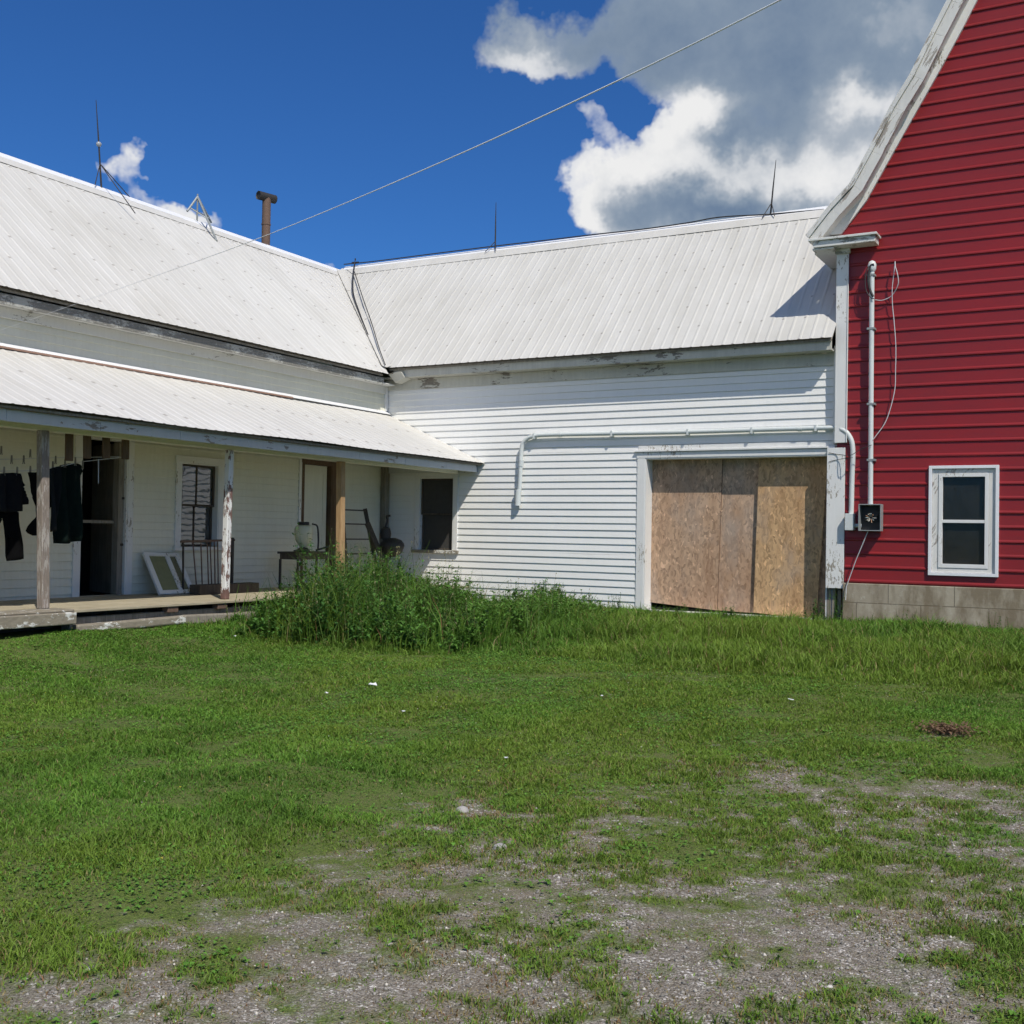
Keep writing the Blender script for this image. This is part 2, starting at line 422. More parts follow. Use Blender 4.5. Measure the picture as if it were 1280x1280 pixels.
wall = mb.build('wall', M['siding_house'], house)
mb = MB(); mb.slab([(XA-.17, 1.0, -.3), (XA-.17, 1.0, 4.0), (AX1, 1.0, 6.75), (-18.35, 1.0, 4.0), (-18.35, 1.0, -.3)], (0, .16, 0)); mb.build('gable_wall', M['siding_house'], house)
mb = MB(); mb.box(-18.35, -18.2, 1.17, 21.6, -.3, 4.0); mb.build('back_wall', M['siding_house'], house)
mb = MB(); siding(mb, FA, .22, 3.98, .108, LAP, seg_open(1.0, YB-.01, opA), seed=1)
mb.build('clapboards', M['siding_house'], wall)
# roof
mb = MB()
ribsheet(mb, (AX0, 0, AZ0), (0, 1, 0), upA, 0.6, BY1, lambda u: 0 if zB(u) < AZ0 else min(sA, (zB(u)-AZ0)/(AZ1-AZ0)*sA-.02 if zB(u) > AZ0 else 0), lambda u: sA, nrm=nA)
mb.slab([(AX1, .6, AZ1-.02), (-18.6, .6, 4.07), (-18.6, 21.9, 4.07), (AX1, 21.9, AZ1-.02)], (0, 0, -.05))
mb.slab([(AX1+.02, BY1, AZ1-.03), (AX1+.02, 21.9, AZ1-.03), (AX0, 21.9, AZ0-.1)], (0, 0, -.05))
roofA = mb.build('roof', M['roof_a'], house)
mb = MB(); vy = yv(AZ0)
mb.slab([(AX0-.07, .6, AZ0-.015), (AX1, .6, AZ1-.04), (AX1, BY1, AZ1-.04), (AX0-.07, vy-.06, AZ0-.015)], (0, 0, -.03))
mb.build('roof_deck', M['graywood'], roofA)
# ridge cap (slightly crooked)
mb = MB()
for i in range(8):
    a, b = .5+i*2.34, .5+(i+1)*2.34+.03
    dz = .004*(i % 3)
    for sgn in (1, -1):
        p = Vector((AX1, a, AZ1+.03+dz)); q = p+Vector((sgn*.09, 0, -.088)); 
        mb.slab([p, q, q+Vector((0, b-a, 0)), p+Vector((0, b-a, 0))], (0, 0, -.006))
mb.build('ridge_cap', M['cap'], roofA)
mb = MB(); q0 = Vector((AX1+.06, .5, AZ1-.051)); q1 = q0-upA*.24
mb.slab([q0+nA*.012, q1+nA*.012, q1+nA*.012+Vector((0, 18.3, 0)), q0+nA*.012+Vector((0, 18.6, 0))], nA*.002); mb.build('cap_flange', M['roof_a'], roofA)
# fascia, soffit, frieze of the upper eave
mb = MB(); mb.box(AX0-.13, AX0-.10, .7, 16.50, AZ0-.19, AZ0-.06)
mb.build('fascia', M['fascia_a'], house, bevel=.003)
mb = MB(); mb.box(XA+.03, AX0-.132, .7, 16.9, AZ0-.16, AZ0-.14); mb.box(XA+.028, XA+.05, .7, 16.95, AZ0-.30, AZ0-.163)
mb.build('soffit', M['trim_h'], house, bevel=.003)
# inner corner board above the porch, and the weathered board under it
mb = MB(); mb.box(XA+.0, XA+.06, 16.92, 16.975, 3.46, 3.95); mb.build('corner_board', M['trim'], house, bevel=.003)
mb = MB(); mb.box(XA+.02, XA+.13, 16.84, 16.97, .29, 2.45); mb.build('corner_board', M['graywood'], house, bevel=.004, label='weathered grey-brown corner board under the porch')
# doorway one: dark, with door leaf swung inward
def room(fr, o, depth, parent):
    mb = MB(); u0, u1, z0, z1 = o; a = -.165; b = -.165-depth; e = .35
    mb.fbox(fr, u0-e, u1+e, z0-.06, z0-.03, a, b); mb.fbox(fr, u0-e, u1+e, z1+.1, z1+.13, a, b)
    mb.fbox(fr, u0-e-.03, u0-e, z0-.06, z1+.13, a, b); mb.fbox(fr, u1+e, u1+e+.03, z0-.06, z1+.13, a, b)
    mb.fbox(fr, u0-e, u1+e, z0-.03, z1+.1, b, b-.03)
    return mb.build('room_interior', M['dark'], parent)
def casing(fr, o, w, dout, mat, parent, name, wl=None, wr=None, top=None, bottom=False, label=None, din=-.14):
    u0, u1, z0, z1 = o; mb = MB(); wl = wl or w; wr = wr or w; top = top or w
    mb.fbox(fr, u0-wl, u0, z0, z1, -.01, dout); mb.fbox(fr, u1, u1+wr, z0, z1, -.01, dout)
    mb.fbox(fr, u0-wl-.01, u1+wr+.01, z1, z1+top, -.01, dout+.004)
    if bottom: mb.fbox(fr, u0-wl, u1+wr, z0-w*.6, z0, -.01, dout-.004)
    # jamb lining
    mb.fbox(fr, u0, u0+.022, z0, z1, din, dout-.006); mb.fbox(fr, u1-.022, u1, z0, z1, din, dout-.006)
    mb.fbox(fr, u0+.022, u1-.022, z1-.022, z1, din, dout-.006)
    return mb.build(name, mat, parent, bevel=.003, label=label)
dr = casing(FA, d1, .10, .034, M['trim'], house, 'doorway', label='open dark doorway behind the hanging clothes')
room(FA, d1, 2.2, dr)
mb = MB(); mb.slab([(XA-.17, 10.89, .30), (XA-.17, 10.85, .30), (XA-.86, 11.06, .30), (XA-.86, 11.10, .30)], (0, 0, 2.08))
dl = mb.build('door', M['graywood'], dr, bevel=.003)
mb = MB(); mb.fbox(FA, d1[0]+.04, 10.79, 1.27, 1.31, -.10, -.085)
mb.build('screen_rail', M['graywood'], dr)
mb = MB(); mb.tube([(XA-.03, 10.90, .98), (XA-.03, 10.85, .98)], .022); mb.build('handle', M['iron'], dr)
mb = MB(); mb.tube([(XA-.03, 10.90, 1.62), (XA-.03, 10.86, 1.62)], .02); mb.build('latch', M['iron'], dr)
mb = MB(); mb.fbox(FA, 10.80, 10.893, .30, 2.39, -.13, -.02); mb.build('door_edge', M['graywood'], dr)
# doorway two: pale door in a brown frame
dr2 = casing(FA, d2, .055, .03, M['brown'], house, 'doorway', wr=.17, top=.12, label='brown framed doorway with a pale closed door')
mb = MB(); mb.fbox(FA, d2[0]+.025, d2[1]-.06, .31, d2[3]-.025, -.09, -.05)
for a, b, c, d in ((14.76, 15.27, .45, 1.15), (14.76, 15.27, 1.3, 2.2)):
    mb.fbox(FA, a, b, c, c+.02, -.05, -.042); mb.fbox(FA, a, b, d, d+.02, -.05, -.042); mb.fbox(FA, a, a+.02, c, d, -.05, -.042); mb.fbox(FA, b-.02, b, c, d, -.05, -.042)
mb.build('door', M['siding_house'], dr2, bevel=.002)
mb = MB(); mb.fbox(FA, d2[0]-.12, d2[0]-.056, .29, d2[3]+.12, .0, .028); mb.build('trim_board', M['trim'], dr2)

def window(fr, o, parent, label, mats, rail=.5, muntin=False, w=.09, sash=.045, inset=.04, metal=False, blind=False):
    u0, u1, z0, z1 = o
    win = casing(fr, o, w, .035, mats[0], parent, 'window', bottom=False, label=label)
    room(fr, o, .9, win)
    mb = MB(); mb.fbox(fr, u0-w-.03, u1+w+.03, z0-.055, z0, -.13, .075); mb.build('sill', mats[1], win, bevel=.004)
    zm = z0+(z1-z0)*rail
    for k, (a, b, dd) in enumerate(((z0+.001, zm+.02, -inset-.04), (zm-.02, z1-.023, -inset))):
        mb = MB(); p, q = u0+.023, u1-.023
        mb.fbox(fr, p, p+sash, a, b, dd-.035, dd); mb.fbox(fr, q-sash, q, a, b, dd-.035, dd)
        mb.fbox(fr, p+sash, q-sash, a, a+sash, dd-.035, dd); mb.fbox(fr, p+sash, q-sash, b-sash*.8, b, dd-.035, dd)
        if muntin: mb.fbox(fr, (p+q)/2-.011, (p+q)/2+.011, a+sash, b-sash*.8, dd-.03, dd-.004)
        mb.build('sash', mats[2], win, bevel=.003)
        mb = MB(); mb.fbox(fr, p+sash*.6, q-sash*.6, a+sash*.6, b-sash*.4, dd-.020, dd-.016); mb.build('pane', mats[3], win)
    return win
window(FA, w1, house, 'tall house window reflecting the striped siding, with a central glazing bar', (M['trim'], M['trim'], M['darkwood'], M['glass']), muntin=True, w=.095, sash=.032)

# lead vent pipe etc. on the roof come later
# ======================================================== PORCH
PX = -10.05; PZ0, PZ1 = 2.46, 3.42
porch = thing('porch', (-11.2, 12, .0), 'open farmhouse porch with low ribbed metal roof on mismatched wooden posts', 'porch')
sP = math.hypot(PX-XA, PZ1-PZ0); upP = Vector((XA-PX, 0, PZ1-PZ0))/sP; nP = Vector((upP.z, 0, -upP.x))
mb = MB(); ribsheet(mb, (PX, 0, PZ0), (0, 1, 0), upP, 1.5, YB-.02, lambda u: .02*sin(u*1.7)*.4, lambda u: sP-.01, nrm=nP, wob=.02, h=.006)
pr = mb.build('roof', M['roof_p'], porch)
mb = MB(); mb.slab([(PX-.06, 1.5, PZ0-.015), (XA+.04, 1.5, PZ1-.04), (XA+.04, YB-.03, PZ1-.04), (PX-.06, YB-.03, PZ0-.015)], (0, 0, -.025)); mb.build('roof_boards', M['graywood'], pr)
mb = MB(); mb.slab([(XA+.13, 1.5, PZ1-.03), (XA+.02, 1.5, PZ1+.035), (XA+.02, YB-.03, PZ1+.035), (XA+.13, YB-.03, PZ1-.03)], (0, 0, .008)); mb.build('flashing', M['cap'], pr)
mb = MB(); mb.box(XA+.132, XA+.15, 1.5, 14.2, PZ1-.045, PZ1-.02); mb.build('rust_strip', M['rustline'], pr)
mb = MB()
for i in range(13):
    y = 1.5+i*1.2; mb.box(PX-.15, PX-.12, y, min(y+1.196, YB-.12), PZ0-.165+.006*hsh(i, 3), PZ0-.045)
mb.build('fascia', M['fascia_p'], porch, bevel=.003)
mb = MB(); mb.box(-10.66, -10.54, 1.5, YB-.13, PZ0-.185, PZ0-.05); mb.build('header_beam', M['siding_house'], porch, bevel=.004)
mb = MB()
for i in range(11):
    mb.box(XA+.05+i*.177, XA+.05+i*.177+.172, 1.6, YB-.04, PZ0-.045, PZ0-.028)
mb.build('ceiling_boards', M['siding_house'], porch)
mb = MB(); mb.box(XA+.03, PX-.16, YB-.065, YB-.03, PZ0-.16, PZ0-.05); mb.build('end_plate', M['fascia_p'], porch)
# deck boards
mb = MB()
for i in range(14):
    x = XA+.03+i*.136
    mb.box(x, x+.131, 2.0, 16.93, .262+.003*hsh(i, 1), .29+.003*hsh(i, 2))
mb.build('deck', M['deck'], porch, bevel=.003)
mb = MB(); mb.box(-10.36, -10.24, 2.0, 8.50, .14, .275); mb.box(-10.62, -10.28, 2.0, 8.50, .276, .305)
mb.build('step_beam', M['sill'], porch, bevel=.012)
mb = MB(); mb.box(-10.52, -10.38, 8.52, 16.8, .02, .20)
mb.build('sill_beam', M['graywood'], porch, bevel=.01)
for k, (ya, yb, za, zc, hh_) in enumerate(((8.55, 10.15, .075, .095, .10), (10.17, 11.9, .085, .05, .12), (11.93, 13.6, .06, .07, .10), (13.62, 16.5, .06, .05, .12))):
    mb = MB(); mb.bar((-10.33-.02*(k % 2), ya, za), (-10.30, yb, zc), .10, hh_, (0, 0, 1)); mb.build('sill_timber', M['sill'] if k % 2 == 0 else M['graywood'], porch, bevel=.02)
mb = MB()
for y in (9.9, 10.75, 11.9, 13.2): mb = MB(); mb.box(-10.42, -10.31, y, y+.17, .19, .262); mb.build('shim_block', M['rust'], porch, bevel=.006)
mb = MB(); mb.box(-10.8, -10.72, 2, 16.8, -.1, .25); mb.build('foundation', M['darkwood'], porch)
def post(px_, y_top, y_bot, zb, w, mat, label, lean=0.0):
    a = at(px_, y_top, 0, -10.56); b = at(px_+lean, y_bot, 0, -10.56)
    mb = MB(); rs = [w*.66+.006*math.sin(i*2.1) for i in range(7)]
    mb.bar((a[0], a[1], PZ0-.186), (b[0], b[1], zb), w, w, (1, 0, 0))
    return mb.build('post', mat, porch, bevel=.012, label=label)
post(54, 530, 762, .306, .10, M['post_gray'], 'grey weathered porch post at the left')
post(287, 562, 750, .29, .088, M['post_peel'], 'porch post with white paint peeling to red-brown', -6)
post(426, 577, 700, .29, .105, M['newwood'], 'unpainted yellow-brown porch post')

# ======================================================== SHED (connecting wing, centre)
shed = thing('connecting_shed', (-8, YB, 0), 'white clapboard shed wing with large boarded doorway joining the farmhouse to the red barn', 'shed')
gd = (-7.02, -4.06, .02, 2.50)
p0 = at(525, 597, 1, YB); p1 = at(567, 688, 1, YB)
w2 = (p0[0], p1[0], p1[2], p0[2])
opB = [gd, w2]
mb = MB(); core(mb, FB, XA-.0, -3.95, -.3, 4.1, opB, -.30, -.003)
wb = mb.build('wall', M['siding'], shed)
mb = MB(); mb.box(-18, -3.95, 21.5, 21.65, -.3, 4.1); mb.build('back_wall', M['siding'], shed)
mb = MB(); siding(mb, FB, .03, 4.06, .1165, LAP, seg_open(XA+.0, -3.94, [(gd[0]-.02, gd[1]+.5, -1, 2.62), w2]), seed=5, jit=.0016)
mb.build('clapboards', M['siding'], wb)
mb = MB(); mb.box(XA, -7.1, YB-.02, YB+.3, -.35, .03); mb.build('foundation', M['concrete'], shed)
# roof
XE = -3.2
mb = MB()
def vloB(u):
    x = u
    if x > -3.93: return .75
    if x < AX0: return min(sB, max(0, (zA(x)-BZ0)/(BZ1-BZ0)*sB-.02))
    return 0
ribsheet(mb, (0, BY0, BZ0), (1, 0, 0), upB, AX1, XE, vloB, lambda u: sB, nrm=nB, wob=.016)
mb.slab([(-15.0, BY1, BZ1-.02), (-17.6, 21.95, 4.2), (XE, 21.95, 4.2), (XE, BY1, BZ1-.02)], (0, 0, -.05))
roofB = mb.build('roof', M['roof_b'], shed)
mb = MB(); mb.slab([(AX0-.1, BY0+.07, BZ0-.015), (-3.96, BY0+.07, BZ0-.015), (-3.96, BY1, BZ1-.04), (AX1, BY1, BZ1-.04)], (0, 0, -.03)); mb.build('roof_deck', M['graywood'], roofB)
mb = MB()
for i in range(5):
    a = AX1+.1+i*2.33; b = a+2.36
    for sgn in (1, -1):
        p = Vector((a, BY1, BZ1+.027-.003*(i % 2))); q = p+Vector((0, -sgn*.07, -.08)); v = Vector((b-a, 0, 0))
        mb.slab([p, q, q+v, p+v], (0, 0, -.006))
mb.build('ridge_cap', M['cap'], roofB)
mb = MB(); q0 = Vector((-14.9, BY1-.06, BZ1-.061)); q1 = Vector((-14.6, q0.y, q0.z))-upB*.24
mb.slab([q0+nB*.014, q1+nB*.014, Vector((-3.4, q1.y, q1.z))+nB*.014, Vector((-3.4, q0.y, q0.z))+nB*.014], nB*.002); mb.build('cap_flange', M['roof_b'], roofB)
# valley flashing
mb = MB(); zs0 = max(AZ0, BZ0); 
a = Vector((xv(zs0-.05), yv(zs0-.05), zs0-.02)); b = Vector((xv(6.80), yv(6.80), 6.82))
t = (b-a); da = Vector((0.02, -.16, 0)); db = Vector((.16, -.02, 0))
up = Vector((0, 0, .022))
mb.slab([a+up, b+up, b+up+Vector((-.05, -.07, .03)), a+up+Vector((-.05, -.07, .03))], (0, 0, .004)); mb.slab([a+up, a+up+Vector((.07, .05, .03)), b+up+Vector((.07, .05, .03)), b+up], (0, 0, .004))
mb.build('valley_flashing', M['roof_b'], roofB)
# eave
mb = MB(); mb.box(-11.86, -3.97, BY0+.105, BY0+.135, BZ0-.17, BZ0-.03); mb.build('fascia', M['fascia_b'], shed, bevel=.003)
mb = MB(); mb.box(-12.2, -3.97, BY0+.138, YB-.045, BZ0-.17, BZ0-.15); mb.build('soffit', M['fascia_b'], shed)
mb = MB(); mb.box(XA+.06, -3.97, YB-.042, YB-.018, BZ0-.36, BZ0-.172); mb.build('frieze_board', M['fascia_b'], shed, bevel=.003)
# little gutter end / return box at the valley foot
mb = MB(); g = Vector((-11.93, 16.62, 4.0)); mb.slab([g+Vector((0, 0, .1)), g+Vector((.3, -.02, .12)), g+Vector((.34, .05, .02)), g+Vector((.1, .1, -.06))], (0, .22, 0)); mb.build('eave_return', M['fascia_b'], shed, bevel=.004)
# garage doorway
gw = casing(FB, gd, .13, .030, M['trim'], shed, 'boarded_doorway', wl=.13, wr=.001, top=.09, din=-.29, label='wide doorway closed with sheets of strand board')
mb = MB(); mb.fbox(FB, gd[0]-.17, -3.96, 2.595, 2.62, -.01, .065); mb.fbox(FB, gd[0]-.12, -3.96, 2.625, 2.70, 0, .024); mb.build('drip_cap', M['trim'], gw, bevel=.003)
mb = MB(); mb.fbox(FB, gd[1]+.002, -3.795, .50, 2.59, -.01, .12); mb.build('trim_board', M['trim'], gw, bevel=.003, label='wide white board right of the boarded doorway')
mb = MB()
for i, u in enumerate((-4.05, -3.98, -3.90, -3.83)): mb = MB(); mb.fbox(FB, u, u+.05, -.1, .495+.01*hsh(i, 9), .0, .03); mb.build('rotten_board', M['graywood'], gw)
mb = MB(); mb.fbox(FB, gd[0]-.05, -3.9, -.25, .06, -.6, -.31); mb.fbox(FB, gd[0], gd[1], .0, 2.6, -.62, -.60); mb.build('dark_gap', M['dark'], gw)
def sheet(u, zt, zb, dd, name_mat, lab):
    (a, b, c, d) = u      # top-left, top-right, bottom-right, bottom-left u
    mb = MB(); mb.slab([FB(a, zt, dd), FB(b, zt, dd), FB(c, zb[1], dd+.0), FB(d, zb[0], dd)], (0, .012, 0))
    return mb.build('strand_board', M[name_mat], gw, label=lab)
sheet((-7.0, -5.80, -5.86, -7.02), 2.478, (.14, .06), -.245, 'osb1', 'grey-brown strand board sheet at the left')
sheet((-5.795, -4.075, -4.075, -5.855), 2.478, (.06, .02), -.262, 'osb1', 'strand board sheet in the middle and right background')
sheet((-5.19, -4.12, -4.27, -5.25), 2.476, (.06, -.02), -.200, 'osb2', 'orange strand board sheet standing in front')
# window near corner
window(FB, w2, shed, 'dark screened shed window under the end of the porch roof', (M['trim'], M['sill'], M['darkwood'], M['screen']), w=.085, sash=.03, inset=.02)

# ======================================================== BARN (right)
barn = thing('barn', (2.2, YN, 0), 'tall red barn with ribbed metal siding and flared white rake boards', 'barn')
YR = YN-.34                                    # front of the roof overhang
out_px = [(1008,295),(1036,259),(1063,230),(1086,188),(1114,133),(1138,94),(1164,41),(1185,0)]
in_px = [(1050,294),(1088,244),(1111,200),(1136,156),(1161,112),(1196,50),(1221,0)]
O = [at(a, b, 1, YR) for a, b in out_px]; O = [(p[0], p[2]) for p in O]
I = [at(a, b, 1, YN-.05) for a, b in in_px]; I = [(p[0], p[2]) for p in I]
XC = 2.6
def extend(L):
    (x0, z0), (x1, z1) = L[-4], L[-1]; s = (z1-z0)/(x1-x0); return L+[(XC, z1+s*(XC-x1))], s
O, slO = extend(O); I, slI = extend(I)
def offs(L, d):
    out = []
    for i in range(len(L)):
        a = L[max(i-1, 0)]; b = L[min(i+1, len(L)-1)]; dx, dz = b[0]-a[0], b[1]-a[1]; l = math.hypot(dx, dz)
        x, z = L[i][0]+dz/l*d, L[i][1]-dx/l*d
        out.append((x, z))
    out[-1] = (XC, L[-1][1]-d*math.hypot(1, slO)); return out
def xin(z):                                     # siding edge at a height
    L = [(-3.93, -1), (-3.93, I[0][1]-.01)]+I
    for (xa, za), (xb, zb) in zip(L[:-1], L[1:]):
        if za <= z <= zb: return xa+(xb-xa)*(z-za)/max(1e-6, zb-za)
    return XC
wn = (at(1166, 583, 1, YN)[0], at(1245, 583, 1, YN)[0], at(1200, 716, 1, YN)[2], at(1200, 586, 1, YN)[2])
def segN(z):
    if z == 'cuts': return [wn[2], wn[3]]
    a = xin(z)-.06
    if a >= XC-.05: return []
    if z < I[0][1]: a = -3.78
    b = 2*XC-a
    if wn[2] < z < wn[3]: return [(a, wn[0]), (wn[1], b)]
    return [(a, b)]
mb = MB(); core(mb, FN, -3.92, 2*XC+3.92, .5, 5.5, [wn], -.2, -.003)
zt = I[-1][1]
gp = [(-3.92, YN+.003, 5.5)]+[(x+.05, YN+.003, z) for x, z in I[1:]]+[(2*XC-x-.05, YN+.003, z) for x, z in I[-2:0:-1]]+[(2*XC+3.92, YN+.003, 5.5)]
mb.slab(gp, (0, .2, 0))
mb.box(-3.92, -3.76, YN+.2, 32, -.3, 5.5); mb.box(2*XC+3.76, 2*XC+3.92, YN+.2, 32, -.3, 5.5)
bw = mb.build('wall', M['red'], barn)
mb = MB(); siding(mb, FN, .60, zt-.3, .2035, RIB, segN, jit=.0012, step=2.2, seed=9)
mb.build('ribbed_siding', M['red'], bw)
mb = MB(); mb.box(-3.80, 2*XC+3.9, YN-.05, YN+.25, -.5, .585); mb.build('foundation', M['concrete'], barn, bevel=.01)
# roof skin with thickness, flared at the foot
mb = MB(); Lo = offs(O, .0); Li = offs(O, .09)
def band(mb, A, B, y0, y1, mirror=True):
    for sgn in ((1, -1) if mirror else (1,)):
        f = lambda p: (p[0] if sgn == 1 else 2*XC-p[0], p[1])
        for i in range(len(A)-1):
            q = [f(A[i]), f(A[i+1]), f(B[i+1]), f(B[i])]
            mb.slab([(x, y0, z) for x, z in q], (0, y1-y0, 0))
band(mb, Lo, Li, YR+.022, 32.4)
br = mb.build('roof', plain('barn_roof_metal', (.30, .31, .31), .5), barn)
mb = MB(); band(mb, offs(O, -.012), offs(O, .055), YR-.03, YR+.02); mb.build('rake_moulding', M['rake'], br, bevel=.004)
mb = MB(); band(mb, offs(O, .057), offs(O, .205), YR, YR+.03); mb.build('rake_board', M['rake'], br, bevel=.004)
mb = MB(); band(mb, offs(O, .16), offs(O, .18), YR+.032, YN-.03); mb.build('rake_soffit', M['trim_h'], br)
mb = MB()
Fo = offs(O, .19); k = 8
# frieze lies on the wall between the soffit and the traced inner line
J = [I[0]]+[ (xin(z), z) for x, z in Fo[1:-1] if z > I[0][1]+.05]+[I[-1]]
Fz = [(xin(z)+.0, z) for z in np.linspace(I[0][1]+.02, I[-1][1]-.02, 26)]
Gz = [(x-.17/ (1), z) for x, z in Fz]
for sgn in (1, -1):
    f = lambda x: x if sgn == 1 else 2*XC-x
    for i in range(len(Fz)-1):
        q = [(f(Gz[i][0]-.06), Gz[i][1]), (f(Gz[i+1][0]-.06), Gz[i+1][1]), (f(Fz[i+1][0]), Fz[i+1][1]), (f(Fz[i][0]), Fz[i][1])]
        mb.slab([(x, YN-.058, z) for x, z in q], (0, .05, 0))
mb.build('frieze_board', M['trim'], br)
# cornice return
ra = at(1012, 299, 1, YR); rb = at(1096, 300, 1, YR); rz = ra[2]
mb = MB(); mb.box(ra[0]-.02, rb[0], YR-.02, YN-.035, rz-.035, rz); mb.box(ra[0]+.05, rb[0]-.03, YR+.015, YN-.04, rz-.13, rz-.037)
mb.build('cornice_return', M['trim_h'], barn, bevel=.004)
mb = MB()
mb.box(ra[0]+.0, ra[0]+.03, YN-.034, 22, rz-.16, rz+.02)
mb.box(ra[0]+.031, -3.93, YR+.05, 22, rz-.16, rz-.135); mb.box(-3.96, -3.74, YN-.10, YN-.03, rz-.20, rz-.132)
mb.build('eave_box', M['trim_h'], barn, bevel=.003)
c0 = at(1050, 330, 1, YN-.05)[0]; c1 = at(1060, 330, 1, YN-.05)[0]
mb = MB(); mb.box(-3.945, -3.775, YN-.05, YN+.14, 2.66, rz-.2); mb.box(-3.777, -3.765, YN-.062, YN-.03, 2.66, rz-.2)
mb.box(-3.985, -3.935, YN+.02, YN+.10, 2.66, 4.12)
mb.build('corner_board', M['trim'], barn, bevel=.003)
# window
def barnwin():
    u0, u1, z0, z1 = wn; mb = MB(); w = .045
    for a, b, c, d in ((u0-w, u0-.002, z0-w, z1+w), (u1+.002, u1+w, z0-w, z1+w), (u0-.002, u1+.002, z1+.002, z1+w), (u0-.002, u1+.002, z0-w, z0-.002)):
        mb.fbox(FN, a, b, c, d, -.02, .052)
    win = mb.build('window', M['cap'], barn, bevel=.003, label='white double pane barn window')
    mb = MB(); t = .085
    mb.fbox(FN, u0, u0+t, z0, z1, -.08, .018); mb.fbox(FN, u1-t, u1, z0, z1, -.08, .018); mb.fbox(FN, u0+t, u1-t, z1-t*.75, z1, -.08, .018); mb.fbox(FN, u0+t, u1-t, z0, z0+t*.75, -.08, .02)
    mb.build('frame', M['rake'], win, bevel=.003)
    mb = MB(); a, b, c, d = u0+.087, u1-.087, z0+.066, z1-.066; s = .05; m = (c+d)/2-.01
    mb.fbox(FN, a, a+s, c, d, -.07, .030); mb.fbox(FN, b-s, b, c, d, -.07, .030); mb.fbox(FN, a+s, b-s, d-s, d, -.07, .030); mb.fbox(FN, a+s, b-s, c, c+s*1.1, -.07, .030); mb.fbox(FN, a+s, b-s, m-.022, m+.022, -.07, .026)
    mb.build('sash', M['trim'], win, bevel=.003)
    for c_, d_ in ((c+s*.9, m-.01), (m+.01, d-s*.9)):
        mb = MB(); mb.fbox(FN, a+s*.8, b-s*.8, c_, d_, -.034, -.03); mb.build('pane', M['glass_dark'], win)
    mb = MB(); o = wn; A = -.21; B = -1.6
    mb.fbox(FN, u0-.3, u1+.3, z0-.34, z0-.3, A, B); mb.fbox(FN, u0-.3, u1+.3, z1+.3, z1+.34, A, B); mb.fbox(FN, u0-.34, u0-.3, z0-.34, z1+.34, A, B); mb.fbox(FN, u1+.3, u1+.34, z0-.34, z1+.34, A, B); mb.fbox(FN, u0-.34, u1+.34, z0-.34, z1+.34, B, B-.04)
    mb.build('room_interior', plain('dim_interior', (.16, .15, .145), .9), win)
barnwin()

# ======================================================== ELECTRICAL THINGS
YC = YB-.085
cond = thing('conduit', (-8, YC, 2.7), 'long pale conduit pipe bending across the white shed wall above the boarded doorway', 'conduit pipe')
pts = [(648, 628), (650, 600), (652, 562), (656, 551), (668, 545), (700, 543), (850, 540), (1030, 535), (1052, 537), (1062, 546), (1066, 562), (1065, 600), (1064, 643)]
P = [at(a, b, 1, YC-(.04 if a > 1040 else 0)) for a, b in pts]
mb = MB(); mb.tube(smooth_path(P, 7), .037, 12); mb.build('pipe', M['pvc'], cond, smooth=True)
mb = MB(); a = at(647, 632, 1, YC); b = at(648, 612, 1, YC); mb.tube([a, b], .052, 12); mb.build('coupling', M['pvc'], cond, smooth=True); a2 = at(652, 575, 1, YC); b2 = at(651, 583, 1, YC); mb = MB(); mb.tube([a2, b2], .044, 12); mb.build('coupling', M['pvc'], cond, smooth=True)
for x, y in ((700, 543), (1000, 536)):
    q = at(x, y, 1, YC); mb = MB(); mb.tube([(q[0]-.03, q[1], q[2]), (q[0]+.03, q[1], q[2])], .042, 12); mb.build('coupling', M['pvc'], cond, smooth=True)
mb = MB()
for x, y in ((668, 545), (765, 542), (860, 540), (940, 538), (1020, 535)):
    q = at(x, y, 1, YC); mb = MB(); mb.box(q[0]-.015, q[0]+.015, YC-.04, YB-.02, q[2]-.05, q[2]+.045); mb.build('strap', M['pvc'], cond)
mb = MB(); a = at(1057, 642, 1, YC-.08); b = at(1068, 663, 1, YC-.08); mb.box(a[0], b[0], YC-.14, YC+.0, b[2], a[2]); 
q = at(1062, 657, 1, YC-.08); q2 = at(1077, 657, 1, YC-.08); mb.tube([(a[0]+.05, YC-.07, q[2]), (q2[0], YC-.07, q[2])], .03, 10)
mb.build('elbow_box', M['pvc'], cond, bevel=.006)

YK = YN-.10
ris = thing('service_riser', (-3.4, YK, 3), 'tall pale vertical conduit on the red wall, dark cable looping from its top', 'conduit riser')
a = at(1090, 338, 1, YK); b = at(1088, 632, 1, YK)
mb = MB(); mb.tube([a, at(1089, 480, 1, YK), b], .036, 12); mb.build('pipe', M['pvc'], ris, smooth=True)
mb = MB(); mb.lathe((a[0], a[1], a[2]-.02), [(.04, 0), (.058, .03), (.062, .1), (.045, .145), (.01, .165)], 14); mb.build('weatherhead', M['pvc'], ris, smooth=True)
Z2 = lambda x, y, d=YK-.05: at(1000+x/6.4, 260+y/6.4, 1, d)
mb = MB(); mb.tube(smooth_path([Z2(592, 450), Z2(566, 462), Z2(550, 520), Z2(548, 590), Z2(562, 660), Z2(585, 708)]), .017, 8); mb.tube(smooth_path([Z2(588, 460), Z2(540, 480), Z2(522, 560), Z2(530, 660), Z2(570, 720), Z2(592, 725)]), .007, 6)
mb.build('cable_loop', M['cable'], ris, smooth=True)
mb = MB()
for yy in (344, 411, 505, 575): 
    q = at(1089, yy, 1, YK); mb = MB(); mb.box(q[0]-.055, q[0]+.055, YK-.04, YN-.01, q[2]-.015, q[2]+.015); mb.build('strap', M['graymetal'], ris)

